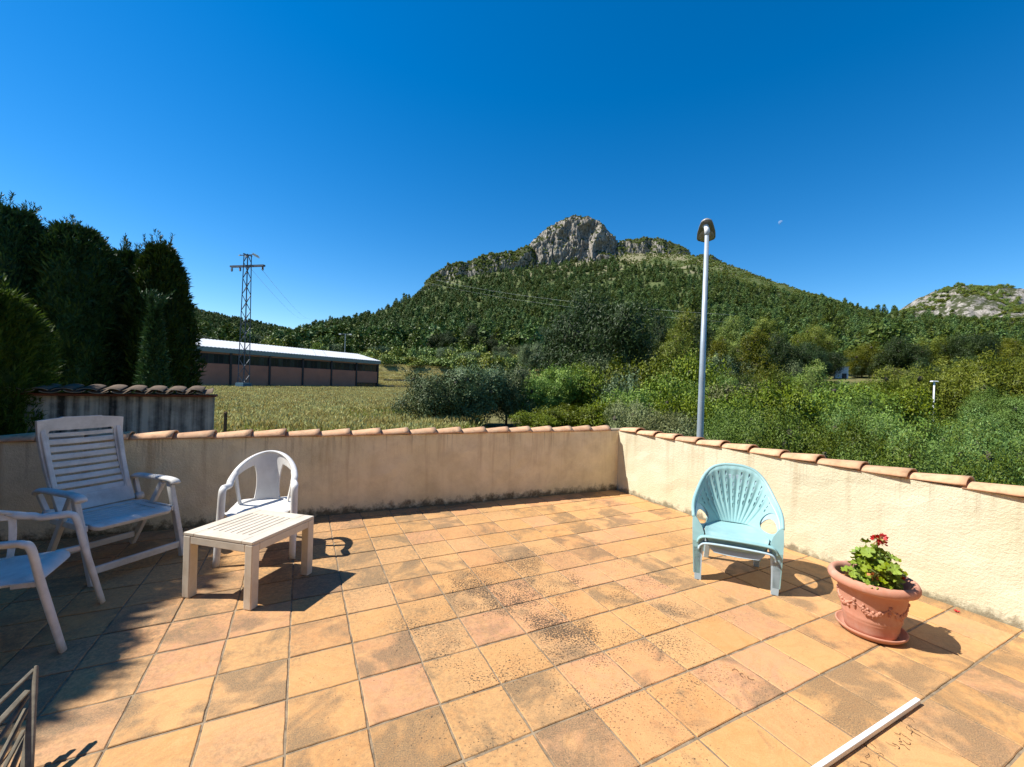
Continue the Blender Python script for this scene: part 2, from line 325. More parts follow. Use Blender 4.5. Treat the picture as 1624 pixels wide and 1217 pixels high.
# ------------------------------------------------------------------ mesh helpers
def mesh_np(name, V, F, smooth=False):
    me = bpy.data.meshes.new(name)
    V = np.asarray(V, np.float32); F = np.asarray(F, np.int32)
    me.vertices.add(len(V)); me.vertices.foreach_set('co', V.ravel())
    k = F.shape[1]
    me.loops.add(F.size); me.loops.foreach_set('vertex_index', F.ravel())
    me.polygons.add(len(F)); me.polygons.foreach_set('loop_start', np.arange(0, F.size, k, dtype=np.int32))
    me.polygons.foreach_set('loop_total', np.full(len(F), k, np.int32))
    if smooth: me.polygons.foreach_set('use_smooth', np.ones(len(F), bool))
    me.update(calc_edges=True); me.validate()
    return me
class MB:
    def __init__(self): self.v = []; self.f = []
    def add(self, vs, fs):
        b = len(self.v); self.v += [tuple(p) for p in vs]; self.f += [tuple(b + i for i in f) for f in fs]
    def box(self, c, s, rot=None, taper=None):
        c = Vector(c); hx, hy, hz = s[0] / 2, s[1] / 2, s[2] / 2
        P = [Vector((x * hx, y * hy, z * hz)) for z in (-1, 1) for y in (-1, 1) for x in (-1, 1)]
        if taper:
            for p in P:
                if p.z > 0: p.x *= taper; p.y *= taper
        if rot is not None: P = [rot @ p for p in P]
        self.add([c + p for p in P], [(0, 2, 3, 1), (4, 5, 7, 6), (0, 1, 5, 4), (2, 6, 7, 3), (0, 4, 6, 2), (1, 3, 7, 5)])
    def bar(self, a, b, w, t, up=(0, 0, 1), w2=None, t2=None):
        a, b = Vector(a), Vector(b); d = (b - a).normalized(); up = Vector(up)
        s = d.cross(up)
        if s.length < 1e-4: s = d.cross(Vector((0, 1, 0)))
        s.normalize(); n = s.cross(d).normalized(); w2 = w2 or w; t2 = t2 or t
        P = [a + s * x * w / 2 + n * y * t / 2 for x, y in ((-1, -1), (1, -1), (1, 1), (-1, 1))]
        Q = [b + s * x * w2 / 2 + n * y * t2 / 2 for x, y in ((-1, -1), (1, -1), (1, 1), (-1, 1))]
        self.add(P + Q, [(3, 2, 1, 0), (4, 5, 6, 7), (0, 1, 5, 4), (1, 2, 6, 5), (2, 3, 7, 6), (3, 0, 4, 7)])
    def tube(self, path, rad_, n=8, cap=True, flat=None, up=(0, 0, 1)):
        """rad_: number, list; flat=(wmul, tmul) makes the section an ellipse, w along 'side', t along 'normal'"""
        path = [Vector(p) for p in path]
        if not isinstance(rad_, (list, tuple)): rad_ = [rad_] * len(path)
        up = Vector(up); rings = []; prev = None
        fw, ft = flat or (1, 1)
        for i, p in enumerate(path):
            d = (path[min(i + 1, len(path) - 1)] - path[max(i - 1, 0)]).normalized()
            s = d.cross(up)
            if s.length < .05: s = prev if prev else d.cross(Vector((0, 1, .01)))
            s = s - d * s.dot(d); s.normalize()
            if prev and s.dot(prev) < 0: s = -s
            prev = s; nn = s.cross(d)
            rings.append([p + s * cos(2 * pi * k / n) * rad_[i] * fw + nn * sin(2 * pi * k / n) * rad_[i] * ft for k in range(n)])
        vs = [q for r in rings for q in r]; fs = []
        for i in range(len(path) - 1):
            for k in range(n):
                a, b = i * n + k, i * n + (k + 1) % n; fs.append((a, b, b + n, a + n))
        if cap: fs += [tuple(range(n))[::-1], tuple(range((len(path) - 1) * n, len(path) * n))]
        self.add(vs, fs)
    def lathe(self, prof, n=40, c=(0, 0, 0)):
        vs = [(c[0] + r * cos(2 * pi * k / n), c[1] + r * sin(2 * pi * k / n), c[2] + z) for r, z in prof for k in range(n)]
        fs = [(i * n + k, i * n + (k + 1) % n, (i + 1) * n + (k + 1) % n, (i + 1) * n + k) for i in range(len(prof) - 1) for k in range(n)]
        self.add(vs, fs)
    def mesh(self, name, smooth=False):
        me = bpy.data.meshes.new(name); me.from_pydata(self.v, [], self.f); me.update()
        if smooth: me.polygons.foreach_set('use_smooth', np.ones(len(me.polygons), bool))
        return me
    def build(self, name, mat, parent=None, smooth=False, bevel=0, seg=2):
        return obj(name, self.mesh(name, smooth), mat, parent, bevel, seg)
def obj(name, me, mat, parent=None, bevel=0, seg=2):
    o = bpy.data.objects.new(name, me); col.objects.link(o)
    if mat is not None and len(me.materials) == 0: me.materials.append(MT[mat] if isinstance(mat, str) else mat)
    if parent is not None: o.parent = parent
    if bevel:
        b = o.modifiers.new('bevel', 'BEVEL'); b.width = bevel; b.segments = seg; b.limit_method = 'ANGLE'; b.angle_limit = rad(40)
    return o
def tag(o, label=None, cat=None, group=None, kind=None):
    if label: o['label'] = label
    if cat: o['category'] = cat
    if group: o['group'] = group
    if kind: o['kind'] = kind
    return o
def empty(name, loc=(0, 0, 0), rz=0.0):
    o = bpy.data.objects.new(name, None); col.objects.link(o); o.location = loc; o.rotation_euler = (0, 0, rz); o.empty_display_size = .1
    return o
def structure(name, me, mat): return tag(obj(name, me, mat), kind='structure')
def copy_tree(o, parent=None):
    c = o.copy(); col.objects.link(c); c.parent = parent
    for ch in list(o.children): copy_tree(ch, c)
    return c
ORD = ['first', 'second', 'third', 'fourth', 'fifth', 'sixth', 'seventh', 'eighth', 'ninth', 'tenth', 'eleventh', 'twelfth', 'thirteenth', 'fourteenth', 'fifteenth',
       'sixteenth', 'seventeenth', 'eighteenth', 'nineteenth', 'twentieth', 'twenty-first', 'twenty-second', 'twenty-third', 'twenty-fourth', 'twenty-fifth', 'twenty-sixth',
       'twenty-seventh', 'twenty-eighth', 'twenty-ninth', 'thirtieth', 'thirty-first', 'thirty-second', 'thirty-third', 'thirty-fourth', 'thirty-fifth', 'thirty-sixth',
       'thirty-seventh', 'thirty-eighth', 'thirty-ninth', 'fortieth', 'forty-first', 'forty-second', 'forty-third', 'forty-fourth', 'forty-fifth', 'forty-sixth',
       'forty-seventh', 'forty-eighth', 'forty-ninth', 'fiftieth']

def panel(name, ins, mp, ur, vr, nu, nv, mat, parent, thick=.012, sub=1, back=0.0):
    """curved sheet with smooth-edged openings: ins(u,v)>0 keeps, mp(u,v)->xyz, solidified to a real thickness"""
    us = np.linspace(ur[0], ur[1], nu + 1); vs = np.linspace(vr[0], vr[1], nv + 1)
    du, dv = us[1] - us[0], vs[1] - vs[0]
    keep = np.zeros((nu, nv), bool)
    for i in range(nu):
        for j in range(nv): keep[i, j] = ins(us[i] + du / 2, vs[j] + dv / 2) > 0
    idx = {}; V = []; F = []
    def vert(i, j):
        if (i, j) in idx: return idx[(i, j)]
        u, v = us[i], vs[j]
        cells = [(a, b) for a in (i - 1, i) for b in (j - 1, j) if 0 <= a < nu and 0 <= b < nv]
        nk = sum(keep[c] for c in cells)
        if nk < len(cells):
            u0, v0 = u, v
            for _ in range(4):
                f = ins(u, v); e = 1e-4
                gu = (ins(u + du * e * 10, v) - f) / (e * 10); gv = (ins(u, v + dv * e * 10) - f) / (e * 10)
                g2 = gu * gu + gv * gv
                if g2 < 1e-12: break
                su, sv = -f * gu / g2, -f * gv / g2
                u += max(-.8, min(.8, su)) * du; v += max(-.8, min(.8, sv)) * dv
            if abs(u - u0) > du * .95 or abs(v - v0) > dv * .95: u, v = u0, v0
            u = min(max(u, ur[0]), ur[1]); v = min(max(v, vr[0]), vr[1])
        idx[(i, j)] = len(V); V.append(tuple(mp(u, v))); return idx[(i, j)]
    for i in range(nu):
        for j in range(nv):
            if keep[i, j]: F.append((vert(i, j), vert(i + 1, j), vert(i + 1, j + 1), vert(i, j + 1)))
    me = bpy.data.meshes.new(name); me.from_pydata(V, [], F); me.update()
    me.polygons.foreach_set('use_smooth', np.ones(len(F), bool))
    o = obj(name, me, mat, parent)
    s = o.modifiers.new('solid', 'SOLIDIFY'); s.thickness = thick; s.offset = back; s.use_even_offset = False
    if sub: b = o.modifiers.new('bevel', 'BEVEL'); b.width = thick * .3; b.segments = 2; b.limit_method = 'ANGLE'; b.angle_limit = rad(50)
    return o
def rrect(u, v, cx, cy, hx, hy, r):
    qx, qy = abs(u - cx) - hx + r, abs(v - cy) - hy + r
    return -(math.hypot(max(qx, 0), max(qy, 0)) + min(max(qx, qy), 0) - r)
def lerp_tab(tab, x):
    xs = [t[0] for t in tab]; return float(np.interp(x, xs, [t[1] for t in tab]))
def spline(pts, n=8):
    pts = [Vector(p) for p in pts]; out = []
    P = [2 * pts[0] - pts[1]] + pts + [2 * pts[-1] - pts[-2]]
    for i in range(1, len(P) - 2):
        p0, p1, p2, p3 = P[i - 1], P[i], P[i + 1], P[i + 2]
        for k in range(n):
            t = k / n
            out.append(.5 * ((2 * p1) + (p2 - p0) * t + (2 * p0 - 5 * p1 + 4 * p2 - p3) * t * t + (3 * p1 - p0 - 3 * p2 + p3) * t ** 3))
    out.append(pts[-1]); return out
def unit(a): return a / np.maximum(np.linalg.norm(a, axis=1, keepdims=True), 1e-6)
def leaf_quads(P, D, L, W, R, N=None):
    n = len(P)
    if N is not None: D = unit(D - N * np.sum(D * N, 1, keepdims=True)); side = unit(np.cross(D, N))
    else: side = unit(np.cross(D, unit(R.normal(size=(n, 3)))))
    L = np.broadcast_to(L, (n,))[:, None]; W = np.broadcast_to(W, (n,))[:, None]
    V = np.empty((n, 4, 3)); mid = P + D * L * .5
    V[:, 0] = P; V[:, 1] = mid + side * W * .5; V[:, 2] = P + D * L; V[:, 3] = mid - side * W * .5
    return V.reshape(-1, 3), np.arange(n * 4).reshape(n, 4)
def crown_mesh(name, blobs, tufts, per, tr, L, W, seed, up=.25, mat='shrub', inner=.10, shell=(.80, 1.05), lump=.18, face=.5, core=.2, fit=None):
    """foliage: leaf-sized faces in tufts spread over and inside a set of uneven lobes"""
    R = np.random.default_rng(seed); B = np.array([list(b[0]) + list(b[1]) for b in blobs], float)
    vol = (B[:, 3] * B[:, 4] * B[:, 5]) ** (2 / 3); pick = R.choice(len(B), tufts, p=vol / vol.sum())
    d = unit(R.normal(size=(tufts, 3))); rr = R.uniform(shell[0], shell[1], tufts) ; low = R.random(tufts) < inner; rr[low] *= R.uniform(.2, .8, low.sum())
    ph = R.uniform(0, 6, (len(B), 3))[pick]
    rr *= 1 + lump * np.sin(d[:, 0] * 5 + ph[:, 0]) * np.sin(d[:, 1] * 5 + ph[:, 1]) + lump * .6 * np.sin(d[:, 2] * 7 + ph[:, 2])
    C = B[pick, :3] + d * B[pick, 3:] * rr[:, None]
    P = np.repeat(C, per, 0) + R.normal(size=(tufts * per, 3)) * tr
    D = unit(np.repeat(d, per, 0) * .8 + R.normal(size=(tufts * per, 3)) * .75 + np.array([0, 0, up]))
    n = len(P); Nn = unit(np.repeat(d, per, 0) + np.array([0, 0, .35]) + R.normal(size=(n, 3)) * face)
    V, F = leaf_quads(P, D, L * R.uniform(.6, 1.3, n), W * R.uniform(.6, 1.3, n), R, Nn)
    Vc = []; Fc = []                                          # lobe cores, bark-dark to paint deep shade into the gaps
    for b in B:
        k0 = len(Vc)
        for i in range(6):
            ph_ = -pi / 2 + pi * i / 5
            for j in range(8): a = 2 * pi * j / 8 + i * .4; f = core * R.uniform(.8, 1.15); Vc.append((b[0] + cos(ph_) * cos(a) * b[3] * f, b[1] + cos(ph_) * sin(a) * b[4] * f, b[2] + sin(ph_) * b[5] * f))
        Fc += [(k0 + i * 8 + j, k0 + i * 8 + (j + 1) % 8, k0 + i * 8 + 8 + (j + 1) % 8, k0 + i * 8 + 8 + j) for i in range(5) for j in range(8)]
    if fit:
        kz = fit[0] / np.percentile(V[:, 2], 99.7); kr_ = fit[1] / np.percentile(np.hypot(V[:, 0], V[:, 1]), 97)
        V = V * np.array([kr_, kr_, kz]); Vc = [(a * kr_, b_ * kr_, c_ * kz) for a, b_, c_ in Vc]
    nf = len(F); Fc = np.array(Fc) + len(V); V = np.concatenate([V, np.array(Vc)]); F = np.concatenate([F, Fc])
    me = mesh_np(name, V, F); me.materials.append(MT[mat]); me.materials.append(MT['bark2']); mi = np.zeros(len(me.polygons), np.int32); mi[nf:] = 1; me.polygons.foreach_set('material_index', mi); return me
def trunk_mesh(name, H, r0, R, limbs=5, mat='bark', lean=.12, reach=.35, start=.3):
    mb = MB(); a = R.uniform(0, 6.28)
    path = [(lean * H * t * t * cos(a) + R.normal() * .012 * H * t, lean * H * t * t * sin(a) + R.normal() * .012 * H * t, H * t) for t in np.linspace(0, 1, 7)]
    path[0] = (0, 0, -.25)
    mb.tube(path, [r0 * (1.25 - 1.0 * t) for t in np.linspace(0, 1, 7)], 7)
    for i in range(limbs):
        t = start + (.92 - start) * i / max(limbs - 1, 1); p = Vector(path[min(int(t * 6), 5)]).lerp(Vector(path[min(int(t * 6) + 1, 6)]), t * 6 - int(t * 6))
        an = a + i * 2.4 + R.normal() * .3; ln = reach * H * (1.15 - t * .75)
        q = p + Vector((cos(an) * ln, sin(an) * ln, ln * .35)); m = p.lerp(q, .5) + Vector((0, 0, ln * .08))
        mb.tube([p, m, q], [r0 * .45 * (1.2 - t), r0 * .3 * (1.2 - t), r0 * .08], 5)
    me = mb.mesh(name, True); me.materials.append(MT[mat]); return me

# ------------------------------------------------------------------ terrain
def dirs(pts):
    out = []
    for x, y in pts:
        d = ray(x, y); out.append((math.atan2(d.x, d.y), d.z / math.hypot(d.x, d.y)))
    return np.array(out)
# ridge line of the wooded mountain as elevation over azimuth (crags stand on it as rocks of their own)
RIDGE = dirs([(-300, 600), (200, 585), (300, 578), (400, 553), (455, 532), (500, 518), (560, 505), (600, 496), (640, 478), (670, 462), (700, 450), (745, 438), (800, 426),
              (850, 418), (915, 408), (970, 405), (1000, 402), (1050, 402), (1095, 404), (1110, 408), (1140, 414), (1180, 428), (1220, 443), (1260, 457), (1300, 469), (1340, 480),
              (1390, 495), (1440, 500), (1500, 506), (1624, 520), (1900, 580)])
def ridge_e(az): return np.interp(az, RIDGE[:, 0], RIDGE[:, 1], left=-.0, right=.02)
def ridge_R(az): return 560 + 150 * np.exp(-((az - .15) / .45) ** 2)
def terrain(x, y):
    x = np.asarray(x, float); y = np.asarray(y, float)
    r = np.hypot(x, y); az = np.arctan2(x, y)
    w = sstep(1.0, 11.0, x + .0 * y) * sstep(-4, 6, y)
    near = -.82 - 3.3 * w * (1 - .25 * sstep(40, 80, r))
    e0 = near / 90.0
    tt = np.clip((r - (82 - 4 * w)) / (50 - 2 * w), 0, 1); zl = near + tt * tt * (3 - 2 * tt) * (5.2 - near)
    # cultivation terraces behind the warehouse and the bushes
    zt = np.where(r > 92, near + (np.floor(np.clip((r - 92) / 13.0, 0, 4)) + sstep(0, .12, ((r - 92) / 13.0) % 1)) * 1.25, near)
    lower = np.where(r < 150, np.minimum(zl, np.maximum(zt, near)), zl)
    lower = np.where(w > .4, zl, lower); lower = lower * (1 - sstep(128, 145, r)) + zl * sstep(128, 145, r)
    R = ridge_R(az); E = np.maximum(ridge_e(az), -.005)
    t = np.clip((r - 132) / (R - 132), 0, 1)
    e_base = (5.2 - CAM_H) / 132
    hill = CAM_H + r * (e_base + (E - e_base) * t ** .86)
    z = np.where(r <= 132, lower, np.maximum(hill, -2))
    back = CAM_H + R * E - (r - R) * .32
    z = np.where(r > R, np.maximum(back, -3), z)
    front = sstep(-.2, .35, np.cos(az))                      # open low ground behind the viewer
    return z * front + (-1.2) * (1 - front)
def terr(x, y): return float(terrain(x, y))
azs = np.concatenate([np.linspace(-pi, rad(-64), 22)[:-1], np.linspace(rad(-64), rad(64), 800), np.linspace(rad(64), pi, 22)[1:]])
rs = np.concatenate([np.geomspace(3.0, 84, 44)[:-1], np.linspace(84, 150, 70)[:-1], np.linspace(150, 740, 95)[:-1], np.geomspace(740, 2600, 14)])
A, Rr = np.meshgrid(azs, rs, indexing='ij')
X, Y = Rr * np.sin(A), Rr * np.cos(A)
Z = terrain(X, Y)
nn = np.array([mnoise.noise(Vector((a, b, 0.3))) + .5 * mnoise.noise(Vector((a * 2.7, b * 2.7, 1.3))) for a, b in zip((X / 34).ravel(), (Y / 34).ravel())]).reshape(X.shape)
Z = Z + nn * 4.0 * sstep(170, 330, Rr) * (1 - .85 * sstep(-60, 20, Rr - ridge_R(A)))
Z = np.where(Rr < 6.5, -3.2, Z)
na, nr = A.shape
V = np.stack([X, Y, Z], -1).reshape(-1, 3)
ii, jj = np.meshgrid(np.arange(na - 1), np.arange(nr - 1), indexing='ij'); b = (ii * nr + jj).ravel()
structure('ground', mesh_np('ground', V, np.stack([b, b + 1, b + nr + 1, b + nr], 1)[:, ::-1], True), 'ground')

# far hills behind, left and right
def far_hill(name, pts, r0, depth, mat, seed, rough=6.0, base=-4.0, zscale=1.0):
    D = dirs(pts); n = 190; az = np.linspace(D[0, 0], D[-1, 0], n); E = np.interp(az, D[:, 0], D[:, 1])
    S = np.linspace(0, 1, 60); Vs = []
    for a, e in zip(az, E):
        zt_ = CAM_H + (r0 + depth) * e
        for s in S:
            if s <= .7: t = s / .7; r = r0 + depth * t; z = base + (zt_ - base) * t ** .9
            else: t = (s - .7) / .3; r = r0 + depth * (1 + t); z = zt_ - (zt_ - base) * t
            p = Vector((r * sin(a) / 46, r * cos(a) / 46, seed)); f = min(1, s * 4) * (1 - .6 * math.exp(-((s - .7) / .05) ** 2))
            z += rough * (mnoise.noise(p) + .6 * abs(mnoise.noise(p * 2.3)) + .35 * mnoise.noise(p * 5.1)) * f
            Vs.append((r * sin(a), r * cos(a), z))
    m = len(S); i, j = np.meshgrid(np.arange(n - 1), np.arange(m - 1), indexing='ij'); q = (i * m + j).ravel()
    return structure(name, mesh_np(name, Vs, np.stack([q, q + 1, q + m + 1, q + m], 1)[:, ::-1], True), mat), az, E
far_hill('rocky_hill', [(1330, 560), (1395, 505), (1424, 489), (1460, 472), (1500, 457), (1525, 451), (1560, 456), (1600, 458), (1640, 466), (1760, 500), (1900, 560)], 620, 420, 'rock3', 4.4, 16)
far_hill('wooded_hill', [(-80, 470), (120, 468), (300, 489), (330, 498), (380, 509), (430, 519), (460, 526), (500, 545), (560, 585)], 520, 380, 'ground', 9.1, 8)

# limestone crags along the summit
def crag(name, top, bot, r0, depth, mat, seed, amp, n=230, m=64):
    T = dirs(top); Bt = dirs(bot); az = np.linspace(T[0, 0], T[-1, 0], n)
    et = np.interp(az, T[:, 0], T[:, 1]); eb = np.interp(az, Bt[:, 0], Bt[:, 1]) - .018
    Vs = []
    for i in range(n):
        a = az[i]; edge = min(1, i / 12, (n - 1 - i) / 12)
        zb = CAM_H + r0 * eb[i]; ztp = CAM_H + (r0 + depth * .35) * et[i]
        ztp += (mnoise.noise(Vector((a * 120, seed, 0))) * 2.2 + abs(mnoise.noise(Vector((a * 300, seed, 4)))) * 2.0) * edge
        if ztp < zb + 3: ztp = zb + 3
        for k in range(m):
            s = k / (m - 1)
            if s < .72: t = s / .72; r = r0 + depth * .35 * t ** 2.2; z = zb + (ztp - zb) * t
            else: t = (s - .72) / .28; r = r0 + depth * (.35 + .65 * t); z = ztp - (ztp - zb) * t * .9
            wx = a * r0 / 26.0 + .35 * mnoise.noise(Vector((a * 20, z / 30, seed)))
            p = Vector((wx, z / 48, seed)); q = Vector((wx * 2.3 + .9 * mnoise.noise(p * 2.3), z / 17, seed + 3)); w = Vector((wx * 7, z / 5.5, seed + 7)); g5 = Vector((wx * 14, z / 3.0, seed + 11))
            rid = 1.5 * (1 - abs(mnoise.noise(p)) * 2.4) + .7 * (1 - abs(mnoise.noise(q)) * 2) + .45 * (abs(mnoise.noise(w)) * 2 - .5) + .2 * mnoise.noise(g5)
            face = min(1, s * 6) * (1 - sstep(.66, .8, s))
            r -= amp * rid * face * edge
            Vs.append((r * sin(a), r * cos(a), z + .8 * mnoise.noise(w) * edge))
    i, j = np.meshgrid(np.arange(n - 1), np.arange(m - 1), indexing='ij'); q = (i * m + j).ravel()
    structure(name, mesh_np(name, Vs, np.stack([q, q + 1, q + m + 1, q + m], 1)[:, ::-1], False), mat)
    return az, et, eb, r0
crag('summit_crag', [(826, 428), (832, 400), (842, 388), (852, 376), (870, 361), (890, 350), (910, 344), (935, 347), (950, 354), (962, 364), (973, 377), (984, 390), (992, 405)],
     [(820, 430), (850, 435), (900, 436), (950, 430), (992, 415)], 690, 70, 'rock', 2.7, 7.5)
crag('ridge_crag', [(668, 458), (680, 446), (690, 436), (702, 427), (715, 421), (735, 418), (745, 418), (752, 414), (765, 408), (785, 404), (800, 403), (820, 398), (836, 392), (850, 400)],
     [(668, 462), (715, 447), (760, 434), (800, 428), (850, 430)], 678, 60, 'rock2', 5.2, 5.0)
crag('ridge_crag', [(970, 400), (982, 386), (1000, 381), (1020, 378), (1050, 381), (1075, 389), (1088, 397), (1094, 402), (1100, 412), (1106, 408), (1120, 405), (1138, 411), (1150, 420)],
     [(970, 415), (1020, 412), (1060, 412), (1110, 414), (1150, 424)], 700, 60, 'rock2', 8.9, 4.5)

# ------------------------------------------------------------------ the terrace floor, tile by tile
T, YAW, OX, OY = .335, .466527, -1.33835, 4.75629
def grid(a, b): return Vector(((cos(YAW) * a - sin(YAW) * b + OX) * T, (sin(YAW) * a + cos(YAW) * b + OY) * T, 0))
BA, BC, BD = Vector((-3.281, 4.222, 0)), Vector((1.657, 6.387, 0)), Vector((3.582, 2.871, 0))
ub = (BC - BA).normalized(); nb = Vector((-ub.y, ub.x, 0)); ur = (BD - BC).normalized(); nr_ = Vector((-ur.y, ur.x, 0))
BL = BC - ub * 8.2; BE = BC + ur * 9.5
fl = MB(); poly = [BL + nb * .2, BC + nb * .2 + nr_ * .2, BE + nr_ * .2, Vector((2.2, -3.6, 0)), Vector((-5.8, -3.2, 0))]
k_ = len(poly); fl.add([(p.x, p.y, -.0055) for p in poly] + [(p.x, p.y, -3.4) for p in poly], [tuple(range(k_))[::-1]] + [(i, (i + 1) % k_, k_ + (i + 1) % k_, k_ + i) for i in range(k_)])
floor_o = structure('terrace_floor', fl.mesh('terrace_floor'), 'grout')
def floor_tile_mesh(i):
    R = random.Random(i); mb = MB(); h = T / 2; c = .0035; n = 5; hx, hy = T / 2 - .005, T / 2 - .0068
    ring = []
    for e in range(4):
        for s in range(n):
            t = -1 + 2 * s / n; p = {0: (t, -1), 1: (1, t), 2: (-t, 1), 3: (-1, -t)}[e]
            ring.append(Vector((p[0] * hx + R.gauss(0, .0012), p[1] * hy + R.gauss(0, .0012), 0)))
    m = len(ring); vs = [(p.x, p.y, -.014) for p in ring] + [(p.x, p.y, -.0028 + R.gauss(0, .0005)) for p in ring]
    vs += [(p.x * (1 - c / h), p.y * (1 - c / h), R.gauss(0, .0003)) for p in ring]
    fs = [(a * m + i_, a * m + (i_ + 1) % m, (a + 1) * m + (i_ + 1) % m, (a + 1) * m + i_) for a in (0, 1) for i_ in range(m)] + [tuple(range(2 * m, 3 * m))]
    mb.add(vs, fs); me = mb.mesh('tile'); me.materials.append(MT['tile']); return me
tile_ms = [floor_tile_mesh(i) for i in range(8)]
rest = MB(); cand = []
for i in range(-16, 15):
    for j in range(-14, 13):
        p = grid(i + .5, j + .5)
        if (p - BC).dot(nb) > .24 or (p - BC).dot(nr_) > .24 or p.y < -2.5 or p.x < -5.2: continue
        q = project(p); vis = q is not None and -70 < q[0] < 1700 and q[1] < 1330
        cand.append((p.length, vis, p))
cand.sort(key=lambda c: c[0]); nvis = 0
for d, vis, p in cand:
    if vis and nvis < 300:
        nvis += 1; o = bpy.data.objects.new('tile', tile_ms[nvis % 8]); col.objects.link(o); o.parent = floor_o
        o.location = (p.x, p.y, random.gauss(0, .0008)); o.rotation_euler = (random.gauss(0, .0022), random.gauss(0, .0022), YAW + random.choice((0, pi)) + random.gauss(0, .003))
    else:
        rest.box((p.x, p.y, -.0065), (T - .0105, T - .0105, .013), Matrix.Rotation(YAW, 3, 'Z'))
if rest.v: tag(rest.build('tile', 'tile', floor_o), kind='stuff')

# ------------------------------------------------------------------ parapet walls with barrel-tile caps
def cap_mesh(seed):
    R = random.Random(seed); n = 14; Ls = 7; V_ = []; F_ = []
    for sh in (0, 1):
        for a in range(Ls):
            t = a / (Ls - 1); w = .090 + .024 * t - sh * .013; h = .048 + .021 * t - sh * .012; zz = .014 * t
            for k in range(n + 1):
                an = pi * k / n; wob = 1 + R.gauss(0, .004)
                V_.append((-.012 + .352 * t, -cos(an) * w * wob, zz + sin(an) * h * wob))
    N = Ls * (n + 1)
    for a in range(Ls - 1):
        for k in range(n):
            q = a * (n + 1) + k; F_.append((q, q + n + 1, q + n + 2, q + 1)); F_.append((N + q, N + q + 1, N + q + n + 2, N + q + n + 1))
    for k in range(n):
        q = k; F_.append((q, q + 1, N + q + 1, N + q)); q = (Ls - 1) * (n + 1) + k; F_.append((q, N + q, N + q + 1, q + 1))
    for a in range(Ls - 1):
        q = a * (n + 1); F_.append((q, N + q, N + q + n + 1, q + n + 1)); q += n; F_.append((q, q + n + 1, N + q + n + 1, N + q))
    me = bpy.data.meshes.new('cap_tile'); me.from_pydata(V_, [], F_); me.update(); me.polygons.foreach_set('use_smooth', np.ones(len(F_), bool)); me.materials.append(MT['captile']); return me
caps = [cap_mesh(i) for i in range(5)]
def parapet(start, u, nrm, length, first, count, mat, label, ext0=0.0, ext1=0.0):
    """start: base corner of the inner face; u along; nrm outward"""
    an = math.atan2(u.y, u.x); w = empty('parapet_wall', start, an)
    sgn = 1 if Vector((-u.y, u.x, 0)).dot(nrm) > 0 else -1
    nx, nz = max(8, int(length / .16)), 8
    mb = MB(); R = random.Random(int(length * 100))
    vs = []
    for i in range(nx + 1):
        for k in range(nz + 1): vs.append((-ext0 + (length + ext0 + ext1) * i / nx, R.gauss(0, .0022), -.05 + (.905 + .05) * k / nz))
    fs = [(i * (nz + 1) + k, (i + 1) * (nz + 1) + k, (i + 1) * (nz + 1) + k + 1, i * (nz + 1) + k + 1) for i in range(nx) for k in range(nz)]
    if sgn < 0: fs = [f[::-1] for f in fs]
    mb.add(vs, fs); L0, L1 = -ext0, length + ext1; yb = sgn * .19
    P = [(L0, 0.002 * sgn, -.05), (L1, .002 * sgn, -.05), (L1, yb, -3.3), (L0, yb, -3.3), (L0, .002 * sgn, .905), (L1, .002 * sgn, .905), (L1, yb, .905), (L0, yb, .905)]
    mb.add(P, [(4, 5, 6, 7), (2, 3, 7, 6), (1, 2, 6, 5), (0, 4, 7, 3)])
    mb.build('rendered_wall', mat, w, True).data.polygons.foreach_set('use_smooth', np.zeros(nx * nz + 4, bool))
    mo = MB(); mo.box(((L0 + L1) / 2, sgn * .095, .914), (L1 - L0 - .004, .165, .02)); mo.build('mortar_bed', 'mortar', w)
    for i in range(count):
        o = bpy.data.objects.new('cap_tile', caps[i % 5]); col.objects.link(o); o.parent = w
        o.location = (first + i * .3335 + random.gauss(0, .004), sgn * .085 + random.gauss(0, .003), .902 + random.gauss(0, .002)); o.rotation_euler = (random.gauss(0, .012), random.gauss(0, .006), random.gauss(0, .01))
    return tag(w, label, 'wall')
parapet(BL, ub, nb, 8.2, 8.2 - .17 - 24 * .3335 + .0, 24, 'wall_back', 'grimy cream parapet wall in shade behind the white chairs and table, capped with terracotta tiles', 0, .185)
parapet(BC, ur, nr_, 9.5, .03, 28, 'wall_right', 'sunlit cream parapet wall behind the turquoise chair and flower pot, capped with terracotta tiles')

# ------------------------------------------------------------------ the house added unseen behind the viewer to block sky fill
ho = empty('blocker_house', Vector((-1.2, -2.75, 0)), math.atan2(ub.y, ub.x)); tag(ho, 'unseen two-storey house behind the viewer that the terrace belongs to', 'blocker_house')
mb = MB(); mb.box((0, -.15, .9), (13, .3, 8.6)); mb.build('wall', 'blocker_house', ho)
mb = MB(); mb.box((0, -.9, 5.35), (13.6, 3.0, .22), Matrix.Rotation(rad(-14), 3, 'X')); mb.build('roof', 'captile', ho, bevel=.02)
for x in (-4.2, 0, 4.2):
    mb = MB(); mb.box((x, .03, 1.08), (1.5, .06, 2.16)); dr = mb.build('door', 'oldwood', ho, bevel=.01)
    for q in (-1, 1): mb = MB(); mb.box((x + q * .36, .068, 1.15), (.58, .02, 1.8)); mb.build('pane', 'glass', dr)
    mb = MB(); mb.box((x, .03, 3.9), (1.1, .06, 1.2)); wi = mb.build('window', 'oldwood', ho, bevel=.01)
    for q in (-1, 1): mb = MB(); mb.box((x + q * .26, .068, 3.9), (.44, .02, 1.0)); mb.build('pane', 'glass', wi)

